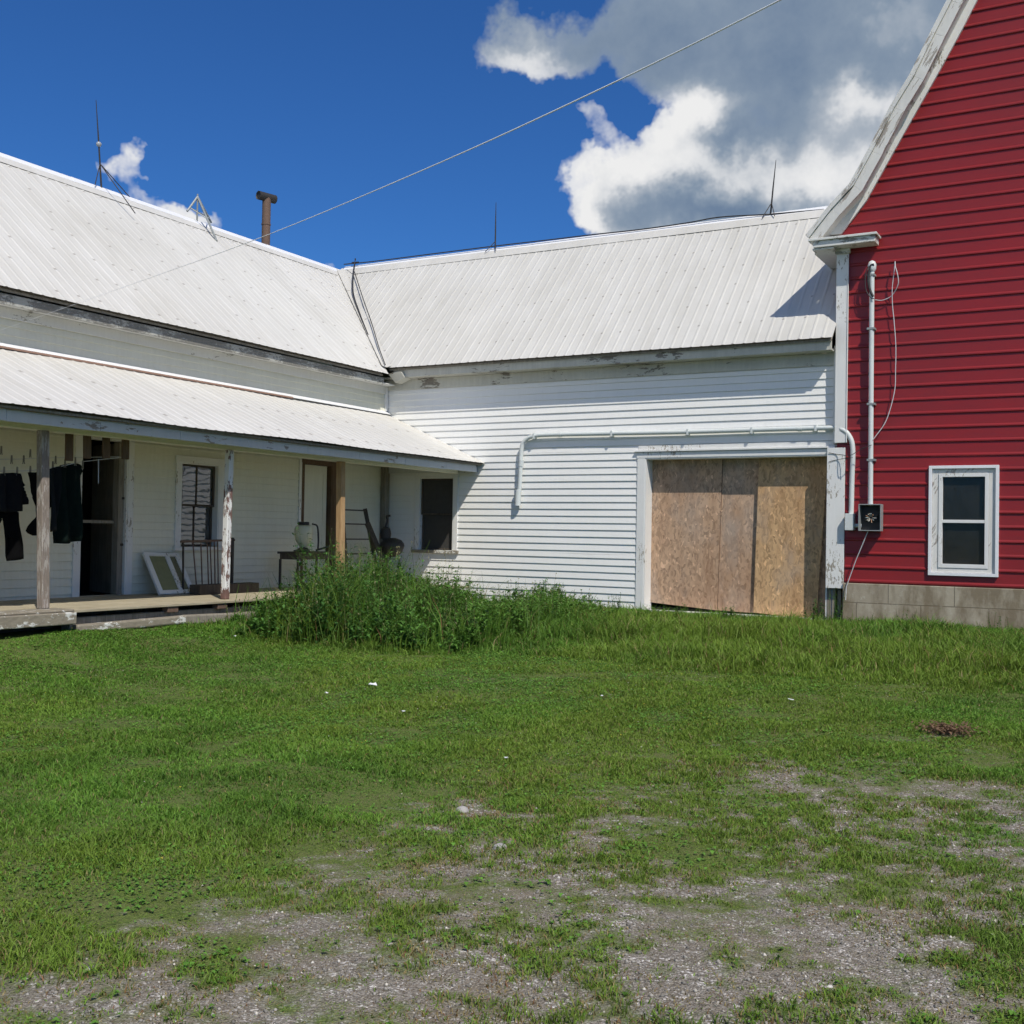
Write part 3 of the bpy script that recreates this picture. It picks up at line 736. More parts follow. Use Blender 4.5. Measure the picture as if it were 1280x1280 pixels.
mt = thing('meter_box', (-3.5, YN-.1, 1.5), 'open grey electrical box with bare wire ends on the red barn wall', 'electrical box')
a = at(1073, 630, 1, YN-.2); b = at(1101, 664, 1, YN-.2); u0, u1, z0, z1 = a[0], b[0], b[2], a[2]
mb = MB(); t = .014
mb.box(u0, u1, YN-.055, YN-.035, z0, z1)
mb.box(u0, u0+t, YN-.20, YN-.056, z0, z1); mb.box(u1-t, u1, YN-.20, YN-.056, z0, z1); mb.box(u0+t, u1-t, YN-.20, YN-.056, z0, z0+t); mb.box(u0+t, u1-t, YN-.20, YN-.056, z1-t, z1)
mb.box(u0+.02, u1-.02, YN-.036, YN-.02, z0+.05, z1-.05)
mb.build('case', M['graymetal'], mt, bevel=.003)
mb = MB(); mb.box(u0+t, u1-t, YN-.058, YN-.056, z0+t, z1-t); cx, cz = (u0+u1)/2, (z0+z1)/2
mb.box(cx-.09, cx+.09, YN-.1, YN-.059, cz-.05, cz+.05); mb.build('terminal_plate', M['iron'], mt)
cols = [('white_wire', (.45, .44, .40)), ('copper_end', (.35, .2, .12)), ('blue_wire', (.35, .42, .42)), ('green_wire', (.30, .27, .22))]
for i in range(11):
    an = i*2*pi/11+.5*hsh(i, 77)*1.6; m_ = plain('insulation_%d' % i, cols[i % 4][1], .5)
    mb = MB(); mb.tube(smooth_path([(cx+.02*cos(an), YN-.1, cz+.02*sin(an)), (cx+.05*cos(an), YN-.14, cz+.06*sin(an)), (cx+.085*cos(an)*(.8+.6*hsh(i, 5)), YN-.13+.05*hsh(i, 6), cz+.095*sin(an)*(.8+.8*hsh(i, 8)))], 4), .0065, 6)
    mb.build('wire_end', m_, mt, smooth=True)

w = MB(); YW = YN-.07
w.tube(smooth_path([Z2(600, 735, YW), Z2(660, 738, YW), Z2(735, 700, YW), Z2(785, 610, YW-.05), Z2(780, 530, YW-.07), Z2(763, 470, YW-.05), Z2(760, 430, YW), Z2(752, 520, YW-.03), Z2(738, 640, YW-.02), Z2(740, 780, YW), Z2(752, 900, YW), Z2(766, 1100, YW), Z2(764, 1300, YW)]+[at(1118, 490, 1, YW), at(1108, 525, 1, YW-.02), at(1094, 546, 1, YW-.05), at(1086, 556, 1, YW-.05)]), .0065, 6)
tag(w.build('loose_wire', M['graycable'], None, smooth=True), 'thin wire looped and hanging down the red wall beside the riser', 'wire')
w = MB(); w.tube(smooth_path([at(1090, 556, 1, YN-.15), at(1075, 562, 1, YN-.17), at(1063, 569, 1, YN-.18), at(1048, 568, 1, YB-.14), at(1036, 566, 1, YB-.13)]), .005, 6); w.tube(smooth_path([at(1066, 572, 1, YN-.18), at(1050, 574, 1, YB-.14), at(1036, 577, 1, YB-.13)]), .004, 6)
tag(w.build('tie_wire', M['cable'], None, smooth=True), 'dark tie wire wrapped across the conduit beside the doorway top', 'wire')
w = MB(); w.tube([at(1085, 664, 1, YN-.15), at(1070, 700, 1, YN-.12), at(1058, 733, 1, YN-.08), at(1057, 750, 1, YN-.10)], .007, 6)
tag(w.build('ground_wire', M['graycable'], None, smooth=True), 'pale ground wire slanting from the electrical box down to the foundation', 'wire')

# overhead service cable
q0 = Vector(atd(975, 0, 7.5)); q1 = Vector(atd(1200, -120, 6.6))
w = MB(); w.tube(smooth_path([atd(-150, 466, 15.2), atd(0, 413, 13.6), atd(160, 357, 12.3), atd(336, 293, 11), atd(560, 199, 9.6), atd(770, 102, 8.5), atd(975, 0, 7.5), atd(1200, -120, 6.6), tuple(q1+(q1-q0)*2), tuple(q1+(q1-q0)*7)], 10), [.0009+.005*min(1, max(0, i-12)/34) for i in range(91)], 6)
tag(w.build('overhead_cable', plain('white_cable', (.78, .79, .80), .5, var=.05), None, smooth=True), 'pale overhead cable crossing the sky and the farmhouse roof diagonally', 'cable')

# ======================================================== THINGS ON THE ROOFS
def rod(base, top, label, brace, ball=None):
    t = thing('lightning_rod', base, label, 'lightning rod', 'lightning rods on the roof ridges')
    b = Vector(base); tp = Vector(top); mb = MB(); mb.tube([b-Vector((0, 0, .05)), b.lerp(tp, .5), tp], [.016, .013, .005], 7); mb.build('rod', M['iron'], t, smooth=True)
    if ball:
        mb = MB(); c = b.lerp(tp, ball); r = .045
        mb.lathe(c-Vector((0, 0, r)), [(r*sin(a), r-r*cos(a)) for a in np.linspace(.05, pi-.05, 9)], 14); mb.build('glass_ball', plain('milky_glass', (.35, .37, .40), .15), t, smooth=True)
    for q in brace:
        mb = MB(); mb.tube([b.lerp(tp, q[3]), b+Vector(q[:3])], .008, 6); mb.build('brace', M['iron'], t)
    return t
def onA(x, y, v=AX1): return at(x, y, 0, v)
b = onA(127, 236); rod((AX1, b[1], AZ1+.02), onA(120, 125), 'tall lightning rod with glass ball and splayed braces on the left roof ridge', [(.75, .05, -.5, .28), (.1, .5, -.02, .28), (.1, -.22, -.02, .28)], .5)
b = at(619, 310, 1, BY1); rod((b[0], BY1, BZ1+.02), at(620, 253, 1, BY1), 'plain thin lightning rod near the middle of the shed roof ridge', [(.1, -.15, -.1, .15), (-.15, -.15, -.1, .15)])
b = at(963, 269, 1, BY1); rod((b[0], BY1, BZ1+.02), at(970, 200, 1, BY1), 'leaning lightning rod on the shed roof ridge closest to the red barn', [(.12, -.15, -.1, .2), (-.1, -.15, -.1, .2)])
am = thing('antenna_mount', (AX1, onA(247, 285)[1], AZ1), 'empty metal tripod antenna mount straddling the left roof ridge', 'antenna mount')
ap = onA(247, 246); f1 = at(271, 298, 0, AX1+.5); f2 = onA(234, 264); f3 = onA(264, 278, AX1-.2)
f1 = (f1[0], f1[1], zA(f1[0])+.02)
for q in (f1, f2, f3):
    mb = MB(); mb.tube([ap, q], .02, 7); mb.build('leg', M['graymetal'], am)
mb = MB(); l = lambda q, t: Vector(ap).lerp(Vector(q), t)
mb.tube([l(f1, .5), l(f3, .8)], .01, 6); mb.tube([l(f3, .8), l(f2, .75)], .01, 6); mb.tube([l(f1, .5), l(f2, .75)], .01, 6); mb.tube([Vector(ap)+Vector((0, 0, .05)), Vector(ap)-Vector((0, 0, .7))], .016, 7)
mb.build('cross_brace', M['graymetal'], am)
sp_y = at(332, 310, 0, AX1-.25)[1]
sp = thing('stovepipe', (AX1-.25, sp_y, 6.2), 'rusty brown stovepipe with tee cap rising behind the left roof ridge', 'stovepipe')
a = at(332, 310, 0, AX1-.25); b = at(333, 249, 0, AX1-.25)
mb = MB(); r = .085; mb.lathe((a[0], a[1], a[2]-.4), [(r, 0), (r, b[2]-a[2]+.42)], 16); mb.lathe((a[0], a[1], a[2]-.4+(b[2]-a[2])*.62+.25), [(r+.008, 0), (r+.008, .03)], 16); mb.build('pipe', M['rust'], sp, smooth=True)
mb = MB(); cz = b[2]+.04; d = Vector((.55, -.83, 0)); d = Vector((.25, .97, 0)); c = Vector((a[0], a[1], cz)); mb.lathe(c-d*.2, [(r*.85, .02), (r*1.02, 0), (r*1.02, .40), (r*.85, .38)], 16, Vector((.75, -.35, 0)).normalized() if False else d); mb.build('tee_cap', M['iron'], sp, smooth=True)
# lightning cables
w = MB(); cpts = [(1030, 262.5), (960, 268.5), (900, 272), (860, 279), (800, 287.5), (740, 294), (690, 300), (620, 308), (540, 318), (470, 327), (430, 331)]
w.tube(smooth_path([tuple(Vector(at(x, y-.6, 1, BY1-.05))) for x, y in cpts], 5), .012, 6)
tag(w.build('ridge_cable', M['cable'], None, smooth=True), 'dark lightning cable lying along the ridge of the shed roof', 'cable')
def onRoofB(px_, py_):
    lo, hi = 15.5, 23
    for _ in range(40):
        m = (lo+hi)/2; q = at(px_, py_, 1, m)
        if q[2] > zB(m): lo = m
        else: hi = m
    q = at(px_, py_, 1, lo); return Vector(q)+nB*.09
def onRoofA(px_, py_):
    lo, hi = -18.5, -11.0
    for _ in range(40):
        m = (lo+hi)/2; q = at(px_, py_, 0, m)
        if q[2] > zA(m): hi = m
        else: lo = m
    return Vector(at(px_, py_, 0, hi))+nA*.05
Z5 = lambda x, y: (400+x/3.047, 180+y/3.047)
w = MB(); w.tube(smooth_path([onRoofB(*Z5(x, y)) for x, y in ((140, 462), (133, 520), (134, 585), (160, 665), (190, 742))]), .016, 6)
w.tube([onRoofB(*Z5(141, 458)), onRoofB(*Z5(141, 458))+Vector((0, 0, .05))], .014, 6); w.tube([onRoofB(*Z5(128, 465)), onRoofB(*Z5(154, 463))], .011, 6)
tag(w.build('valley_cable', M['cable'], None, smooth=True), 'thick dark cable ending partway down the roof valley', 'cable')
w = MB(); w.tube(smooth_path([onRoofB(*Z5(x, y)) for x, y in ((138, 500), (170, 600), (205, 700), (232, 790), (256, 856))]), .010, 6)
tag(w.build('valley_wire', M['cable'], None, smooth=True), 'thin wire running the full length of the roof valley to the eave', 'wire')

# ======================================================== THINGS ON THE PORCH
Z1 = lambda x, y: (x/4.267, 500+y/4.267)
XL = -10.95                                   # clothesline plane
w = MB(); w.tube(smooth_path([at(-120, 592, 0, XL), at(0, 589, 0, XL), at(40, 588, 0, XL), at(75, 583, 0, XL), at(104, 577, 0, XL), at(160, 571, 0, XL)]), .005, 6)
w.tube([at(160, 571, 0, XL), at(161, 560, 0, XL), (XL, at(161, 560, 0, XL)[1], PZ0-.05)], .005, 6)
w.tube(smooth_path([at(-120, 574, 0, XL-.35), at(10, 574, 0, XL-.35), at(40, 573, 0, XL-.35), at(80, 572, 0, XL-.35), at(150, 571, 0, XL-.35)]), .004, 6)
tag(w.build('clothesline', M['graycable'], None, smooth=True), 'thin clothesline strung under the porch roof at the left', 'clothesline')
def cloth(poly, x, name, col, label, cat, n=1.0):
    m_, nt, b = newmat(name+'_cloth'); q = NT(nt)
    q.l(q.mix(q.noise(q.coord('World'), 12, 4), tuple(c*.7 for c in col), tuple(c*1.35 for c in col)), b.inputs['Base Color'])
    b.inputs['Roughness'].default_value = .95; b.inputs['Specular IOR Level'].default_value = .1
    q.l(q.bump(q.noise(q.coord('World', (1, 1, .25)), 9, 3), .6, .03), b.inputs['Normal'])
    P = [at(*Z1(a, c), 0, x) for a, c in poly]
    import bmesh
    bm = bmesh.new(); vs = [bm.verts.new(p) for p in P]; f = bm.faces.new(vs)
    bmesh.ops.triangulate(bm, faces=[f]); 
    for _ in range(4):
        long = [e for e in bm.edges if e.calc_length() > .06]
        if not long: break
        bmesh.ops.subdivide_edges(bm, edges=long, cuts=1)
        bmesh.ops.triangulate(bm, faces=bm.faces[:])
    zt_ = max(p[2] for p in P)
    for v in bm.verts:
        d_ = (zt_-v.co.z)
        v.co.x += .05*sin(v.co.y*30+v.co.z*4)*min(1, .3+d_*1.2)+.015*sin(v.co.y*61)
    bmesh.ops.recalc_face_normals(bm, faces=bm.faces[:])
    me = bpy.data.meshes.new(name); bm.to_mesh(me); bm.free(); me.materials.append(m_)
    me.polygons.foreach_set('use_smooth', [True]*len(me.polygons))
    o = bpy.data.objects.new(name, me); COL.objects.link(o)
    s = o.modifiers.new('thickness', 'SOLIDIFY'); s.thickness = .022; s.offset = 0
    return tag(o, label, cat, 'dark clothes drying on the porch line')
cloth([(-120,392),(0,392),(60,388),(105,392),(125,425),(138,455),(122,470),(152,555),(112,562),(104,592),(60,600),(0,596),(-120,600)], XL+.0, 'black_shirt', (.012,.012,.014), 'black short sleeved shirt hung at the far left of the clothesline', 'shirt')
cloth([(-90,575),(8,575),(55,585),(92,600),(112,700),(130,842),(56,860),(38,760),(22,632),(0,622),(-60,640),(-95,860),(-150,860)], XL-.06, 'black_trousers', (.004,.004,.0045), 'black trousers with one long leg hanging below the black shirt', 'trousers')
cloth([(145,386),(262,386),(262,560),(238,640),(225,700),(192,722),(172,722),(150,697),(186,600),(176,520)], XL, 'black_leggings', (.005,.005,.0055), 'black garment with flared end hanging behind the grey post', 'trousers')
cloth([(262,368),(318,352),(322,470),(318,600),(300,695),(262,702)], XL+.02, 'dark_jacket', (.014,.016,.018), 'narrow dark jacket hanging just right of the grey post', 'jacket')
cloth([(322,348),(370,338),(412,338),(440,352),(446,380),(430,420),(432,600),(418,752),(350,766),(286,764),(300,640),(316,500)], XL-.03, 'green_shirt', (.006,.013,.011), 'long dark green shirt hanging in front of the open doorway', 'shirt')
pins = [(20,380,0),(90,380,0),(160,375,0),(280,350,0),(345,338,0),(400,328,0),(440,345,0),(60,318,1),(125,318,1),(160,285,1),(295,320,1),(5,268,1)]
pin0 = None
for i, (a, c, k) in enumerate(pins):
    q = at(*Z1(a, c), 0, XL-(.35 if k else 0))
    if pin0 is None:
        mb = MB(); mb.slab([(0, -.007, .05), (0, .007, .05), (0, .010, -.02), (0, -.010, -.02)], (.012, 0, 0)); mb.bar((.006, -.006, -.02), (.006, -.012, -.05), .01, .006); mb.bar((.006, .006, -.02), (.006, .012, -.05), .01, .006)
        pin0 = mb.build('clothespin', M['graywood'], None); o = pin0
    else:
        o = pin0.copy(); COL.objects.link(o)
    o.location = q; tag(o, 'small grey clothespin clipped along the porch clothesline', 'clothespin', 'clothespins on the porch line')
# hanging slat rack
rk = thing('slat_rack', (-10.8, 9.6, 2.2), 'brown wooden rack with four short slats hanging from the porch ceiling', 'wooden rack')
XK = -10.80
a = at(*Z1(290, 146), 0, XK); b = at(*Z1(690, 186), 0, XK); mb = MB(); mb.bar(a, b, .05, .035); mb.tube([Vector(a).lerp(Vector(b), .1), Vector(a).lerp(Vector(b), .1)+Vector((0, 0, .12))], .008, 6); mb.tube([Vector(a).lerp(Vector(b), .9), Vector(a).lerp(Vector(b), .9)+Vector((0, 0, .12))], .008, 6); mb.build('rail', M['brown'], rk)
for (x0, y0, x1, y1) in ((370, 160, 368, 325), (465, 168, 465, 312), (566, 172, 566, 312), (670, 182, 668, 316)):
    a = at(*Z1(x0, y0), 0, XK+.03); b = at(*Z1(x1, y1), 0, XK+.03); mb = MB(); mb.bar(a, b, .028, .10, (0, 1, 0)); mb.build('slat', M['brown'], rk, bevel=.003)
mb = MB(); a = at(*Z1(525, 315), 0, XK-.1); b = at(*Z1(525, 440), 0, XK-.1); mb.tube([a, b, (b[0]+.02, b[1]-.02, b[2]-.01)], .006, 6)
tag(mb.build('wire_hook', M['graycable'], None), 'thin metal hook hanging in front of the dark doorway', 'hook')
# leaning storm window
lw = thing('storm_window', (-11.8, 11.3, .29), 'white framed storm window with greenish panes leaning against the house wall', 'storm window')
B0 = Vector(at(199, 743.5, 2, .30)); B1 = Vector(at(243.5, 741.5, 2, .30)); T0 = Vector(at(178, 691, 0, XA+.08)); T1 = Vector(at(222, 692.5, 0, XA+.08))
def LW(s, t, d=0):
    nn = (B1-B0).cross(T0-B0).normalized(); nn = -nn if nn.x < 0 else nn
    return B0*(1-s)*(1-t)+B1*s*(1-t)+T0*(1-s)*t+T1*s*t+nn*d
def lwbar(s0, s1, t0, t1, d0, d1):
    mb = MB(); q = [LW(s0, t0, d0), LW(s1, t0, d0), LW(s1, t1, d0), LW(s0, t1, d0)]; mb.slab(q, LW(s0, t0, d1)-q[0]); return mb
for c in ((0, 1, 0, .09), (0, 1, .92, 1), (0, .12, .09, .92), (.88, 1, .09, .92), (.58, .70, .09, .92)):
    lwbar(*c, -.02, .02).build('frame', M['trim'], lw, bevel=.003)
lwbar(.12, .58, .09, .92, -.004, .002).build('pane', plain('greenish_panel', (.22, .23, .12), .6), lw)
lwbar(.70, .88, .09, .92, -.004, .002).build('pane', plain('greenish_panel_dark', (.15, .15, .09), .6), lw)
# metal rod rack
rr = thing('rod_rack', (-11.7, 12.6, .29), 'rusty metal rail with thin upright rods standing below the house window', 'metal rack')
XR = -11.75
mb = MB(); mb.bar(at(226, 677, 0, XR), at(293, 675, 0, XR), .03, .03); mb.build('rail', M['rust'], rr)
for x, xb, yb in ((241, 246, 738), (251, 253, 738), (259, 261, 740), (262.5, 265, 740), (268, 269, 740), (272, 273, 740)):
    a = at(x, 677, 0, XR); b = at(xb, yb, 0, XR+.03); mb = MB(); mb.tube([a, (b[0], b[1], max(.3, b[2]))], .010, 6); mb.build('rod', M['rust'], rr)
a = at(290.5, 672, 0, XR); mb = MB(); mb.bar(a, (a[0], a[1], .30), .04, .04); mb.build('leg', M['iron'], rr); a = at(229, 676, 0, XR); mb = MB(); mb.bar(a, (a[0], a[1]+.02, .30), .02, .02); mb.build('leg', M['iron'], rr)
tr = MB(); a = at(246, 742, 2, .30); b = at(320, 741, 2, .30); xx = a[0]
y0_, y1_ = at(246, 738, 0, -11.5)[1], at(320, 738, 0, -11.5)[1]
tr.box(-11.62, -11.46, y0_, y1_, .295, .33); tr.box(-11.64, -11.62, y0_, y1_, .295, .43); tr.box(-11.46, -11.44, y0_, y1_, .295, .43); tr.box(-11.62, -11.46, y0_, y0_+.02, .331, .43); tr.box(-11.62, -11.46, y1_-.02, y1_, .331, .43)
tag(tr.build('trough', M['darkwood'], None, bevel=.003), 'long low dark trough on the deck below the house window', 'trough')
# table with sprayer
XT = -11.6; tb = thing('work_table', (XT, 14, .29), 'small dark work table standing half hidden behind the tall weeds', 'table')
a = at(349, 690, 0, XT-.18); y0t = a[1]; zt_ = at(349, 690, 0, XT+.1)[2]; y1t = y0t+.95
mb = MB(); mb.box(XT-.22, XT+.22, y0t, y1t, zt_-.035, zt_+.0); mb.build('table_top', M['darkwood'], tb, bevel=.003)
mb = MB(); mb.box(XT-.19, XT+.19, y0t+.03, y0t+.05, zt_-.12, zt_-.036); mb.box(XT+.17, XT+.19, y0t+.05, y1t-.03, zt_-.12, zt_-.036); mb.build('apron', M['darkwood'], tb)
for x in (XT-.18, XT+.18):
    for y in (y0t+.03, y1t-.03):
        mb = MB(); mb.bar((x, y, zt_-.121), (x, y, .29), .03, .03); mb.build('leg', M['iron'], tb)
mb = MB(); mb.bar((XT+.18, y0t+.045, .52), (XT+.18, y1t-.045, .52), .015, .02); mb.bar((XT+.18, y0t+.0, .62), (XT+.35, y0t-.28, .30), .015, .015); mb.build('stretcher', M['iron'], tb)
st = thing('backpack_sprayer', (XT, 14.2, zt_), 'translucent white backpack sprayer tank with dark cap standing on the work table', 'sprayer')
c = at(379, 684, 0, XT+.05); zc = zt_+.005; cy = c[1]
mb = MB(); mb.lathe((c[0], cy, zc+.06), [(.05, 0), (.07, .03), (.125, .11), (.145, .2), (.145, .29), (.125, .34), (.08, .36)], 22); mb.build('tank', plain('yellowed_plastic', (.60, .60, .44), .4, var=.12, vs=6), st, smooth=True)
mb = MB(); mb.lathe((c[0], cy, zc+.42), [(.085, 0), (.09, .01), (.09, .045), (.07, .05)], 18); mb.build('cap', M['iron'], st, smooth=True)
mb = MB(); mb.lathe((c[0], cy, zc), [(.11, 0), (.10, .03), (.06, .06)], 16)
mb.build('base', M['iron'], st, smooth=True)
mb = MB(); mb.tube(smooth_path([(c[0]+.05, cy+.15, zc+.44), (c[0]+.08, cy+.24, zc+.4), (c[0]+.1, cy+.25, zc+.2), (c[0]+.12, cy+.22, zc+.03)]), .014, 6); mb.build('hose', M['cable'], st, smooth=True)
mb = MB(); mb.tube(smooth_path([(c[0]+.1, cy-.1, zc+.06), (c[0]+.16, cy-.28, zc+.03), (c[0]+.17, cy-.42, zc+.015)]), .014, 6); mb.build('strap', M['cable'], st, smooth=True); mb = MB(); mb.tube(smooth_path([(c[0]+.1, cy+.2, zc+.02), (c[0]+.14, cy+.36, zc+.06), (c[0]+.16, cy+.48, zc+.09)]), .016, 6); mb.build('strap', M['cable'], st, smooth=True)
# step ladder
Z3 = lambda x, y: (340+x/4.267, 520+y/4.267)
XS = -11.85; ld = thing('step_ladder', (XS, 15.3, .29), 'dark wooden ladder leaning beside the yellow-brown porch post', 'ladder')
yl = at(*Z3(372, 500), 0, XS)[1]; tops = at(*Z3(496, 494), 0, XS)
mb = MB(); mb.bar(tops, (XS+.25, tops[1]+.14, .29), .03, .07); mb.build('side_rail', M['darkwood'], ld, bevel=.003)
mb = MB(); mb.bar((XS, yl, tops[2]), (XS+.25, yl-.1, .29), .03, .07); mb.build('side_rail', M['darkwood'], ld, bevel=.003)
for yy in (505, 578, 657, 733):
    q = at(*Z3(495, yy), 0, XS); t = (tops[2]-q[2])/(tops[2]-.29); x = XS+.25*t
    mb = MB(); mb.bar((x, yl-.1*t+.02, q[2]), (x, tops[1]+.14*t-.02, q[2]), .07, .022); mb.build('rung', M['darkwood'], ld)
w = MB(); a = at(*Z3(508, 570), 0, -11.75); w.bar(a, (-11.35, a[1]+.25, .30), .13, .03, (1, 0, 0)); tag(w.build('leaning_plank', M['darkwood'], None, bevel=.004), 'dark weathered plank leaning next to the ladder and kettle grill', 'plank')
# grill
XG = -11.45; gq = at(*Z3(640, 700), 0, XG); gr = thing('kettle_grill', (XG, gq[1], .29), 'round black kettle grill on thin legs in the porch corner', 'grill')
gz_ = gq[2]; c = Vector((XG, gq[1], gz_)); R_ = .21
mb = MB(); mb.lathe(c-Vector((0, 0, .17)), [(.05, 0), (.13, .03), (.185, .09), (.21, .17), (.215, .19)], 24); mb.build('bowl', M['iron'], gr, smooth=True)
mb = MB(); mb.lathe(c+Vector((0, 0, .02)), [(.218, 0), (.21, .05), (.16, .11), (.06, .145)], 24); mb.build('lid', M['iron'], gr, smooth=True)
mb = MB(); mb.tube([c+Vector((0, .2, .0)), c+Vector((0, .29, 0))], .018, 8); mb.build('handle', M['iron'], gr)
for an in (.3, 2.4, 4.5):
    mb = MB(); mb.tube([c+Vector((.12*cos(an), .12*sin(an), -.12)), (c.x+.24*cos(an), c.y+.24*sin(an), .29)], .010, 6); mb.build('leg', M['iron'], gr)
w = MB(); q = Vector(at(*Z3(605, 640), 0, XG-.1)); w.lathe(q-Vector((0, 0, .03)), [(.09, -.02), (.10, .08), (.08, .16), (.03, .19)], 14); w.tube(smooth_path([q+Vector((0, 0, .16)), q+Vector((.0, .05, .27)), q+Vector((0, .03, .34)), q+Vector((0, .12, .36))]), .02, 7); w.tube([q+Vector((0, 0, -.04)), (q.x, q.y, .29)], .05, 8)
tag(w.build('hand_pump', M['iron'], None, smooth=True), 'dark cast iron pump shape with curved top standing behind the kettle grill', 'pump')

# ======================================================== GROUND
def lat(nx, ny, seed): return np.random.default_rng(seed).random((nx, ny))
def vnoise(x, y, s, seed):
    L = lat(257, 257, seed); a = x/s+500; b = y/s+500; i = np.floor(a).astype(int); j = np.floor(b).astype(int)
    u = a-i; v = b-j; u = u*u*(3-2*u); v = v*v*(3-2*v); i %= 256; j %= 256
    return L[i, j]*(1-u)*(1-v)+L[i+1, j]*u*(1-v)+L[i, j+1]*(1-u)*v+L[i+1, j+1]*u*v-.5
def fbm(x, y, s, seed, o=4, g=.55):
    r = 0; a = 1
    for k in range(o): r = r+a*vnoise(x+k*13.7, y-k*7.3, s/2**k, seed+k); a *= g
    return r
def gz(x, y):
    t = np.clip((y+.25*x+.6)/14.0, 0, 1.0)
    base = -.35+.33*t
    # a low rise towards the porch front
    base = base+.25*np.exp(-((x+10.7)/1.5)**2)*np.clip((13.5-y)/5, 0, 1)
    return base+.05*fbm(x, y, 3.2, 40, 3)+.012*fbm(x, y, .5, 60, 2)
g_px = [0, 100, 200, 330, 470, 560, 700, 850, 1000, 1150, 1280]
g_py = [1320, 1280, 1230, 1175, 1135, 1088, 1064, 1040, 1028, 1036, 1046]
spots = [(300,1155,70,20,-.38),(430,1125,90,16,-.2),(270,1212,50,20,.75),(850,1060,55,16,.7),(910,1085,50,18,.65),(1105,1110,40,20,.6),(700,1150,40,20,.35),(740,1215,60,22,.45),(1240,1190,70,30,.45),
         (960,968,60,22,-.45),(1080,1000,60,14,-.3),(1200,990,60,12,-.22),(590,1012,30,9,-.45),(680,1085,110,30,-.35),(1100,1170,180,50,-.3),(560,1200,70,26,-.2),(900,1215,160,40,-.3),(1185,917,30,7,-.55),(600,850,80,5,-.25),(350,792,40,4,-.4),(1000,1265,140,25,-.15),(80,1240,80,25,-.25),(520,1150,60,22,.2)]
def cover(x, y):
    px_, py_, w_ = proj(x, y, gz(x, y)); ok = w_ > .5
    lim = np.interp(px_, g_px, g_py)
    d = (lim-py_)/85.0
    c = .635+np.where(d > 0, np.clip(d, 0, 1.6)*.36, np.clip(d, -1, 0)*.07)
    c = np.where(ok, c, .2)
    for a, b, ra, rb, k in spots: c = c+k*np.exp(-((px_-a)/ra)**2-((py_-b)/rb)**2)
    q = np.clip(1.15-np.clip(d, 0, 1.6)*.45, .35, 1.15)
    return c+q*(.16*fbm(x, y, .95, 3, 3, .7)+.72*fbm(x, y, .14, 9, 4, .95))
# grid, fine where it is seen
xs = np.concatenate([[-400, -200, -100, -50, -30, -22, -17], np.arange(-14.5, 4.01, .07), [5, 7, 10, 16, 30, 60, 120, 400]])
ys = np.concatenate([[-300, -100, -40, -15, -6, -2, 0], np.arange(1.0, 17.6, .07), [19, 24, 32, 50, 90, 200, 500]])
GX, GY = np.meshgrid(xs, ys, indexing='ij'); GZ = gz(GX, GY); cv = cover(GX, GY)
far = (np.abs(GX) > 25) | (GY > 20) | (GY < -3)
GZ = np.where(far, -.35, GZ); cv = np.where(far, .9, cv)
nx, ny = GX.shape
V = np.stack([GX, GY, GZ], -1).reshape(-1, 3); idx = np.arange(nx*ny).reshape(nx, ny)
Q = np.stack([idx[:-1, :-1], idx[1:, :-1], idx[1:, 1:], idx[:-1, 1:]], -1).reshape(-1, 4)
def npmesh(name, V, Q, mat, attrs=(), smooth=False):
    me = bpy.data.meshes.new(name); n, m = len(V), len(Q); k = Q.shape[1]
    me.vertices.add(n); me.vertices.foreach_set('co', V.astype(np.float32).ravel())
    me.loops.add(m*k); me.loops.foreach_set('vertex_index', Q.astype(np.int32).ravel())
    me.polygons.add(m); me.polygons.foreach_set('loop_start', np.arange(0, m*k, k, dtype=np.int32)); 
    try: me.polygons.foreach_set('loop_total', np.full(m, k, dtype=np.int32))
    except Exception: pass
    if smooth: me.polygons.foreach_set('use_smooth', np.ones(m, dtype=bool))
    for nm, tp, data in attrs:
        at_ = me.attributes.new(nm, tp, 'POINT')
        at_.data.foreach_set('value' if tp == 'FLOAT' else ('vector' if tp == 'FLOAT_VECTOR' else 'color'), data.astype(np.float32).ravel())
    me.update(); me.validate(); me.materials.append(mat)
    o = bpy.data.objects.new(name, me); COL.objects.link(o); return o
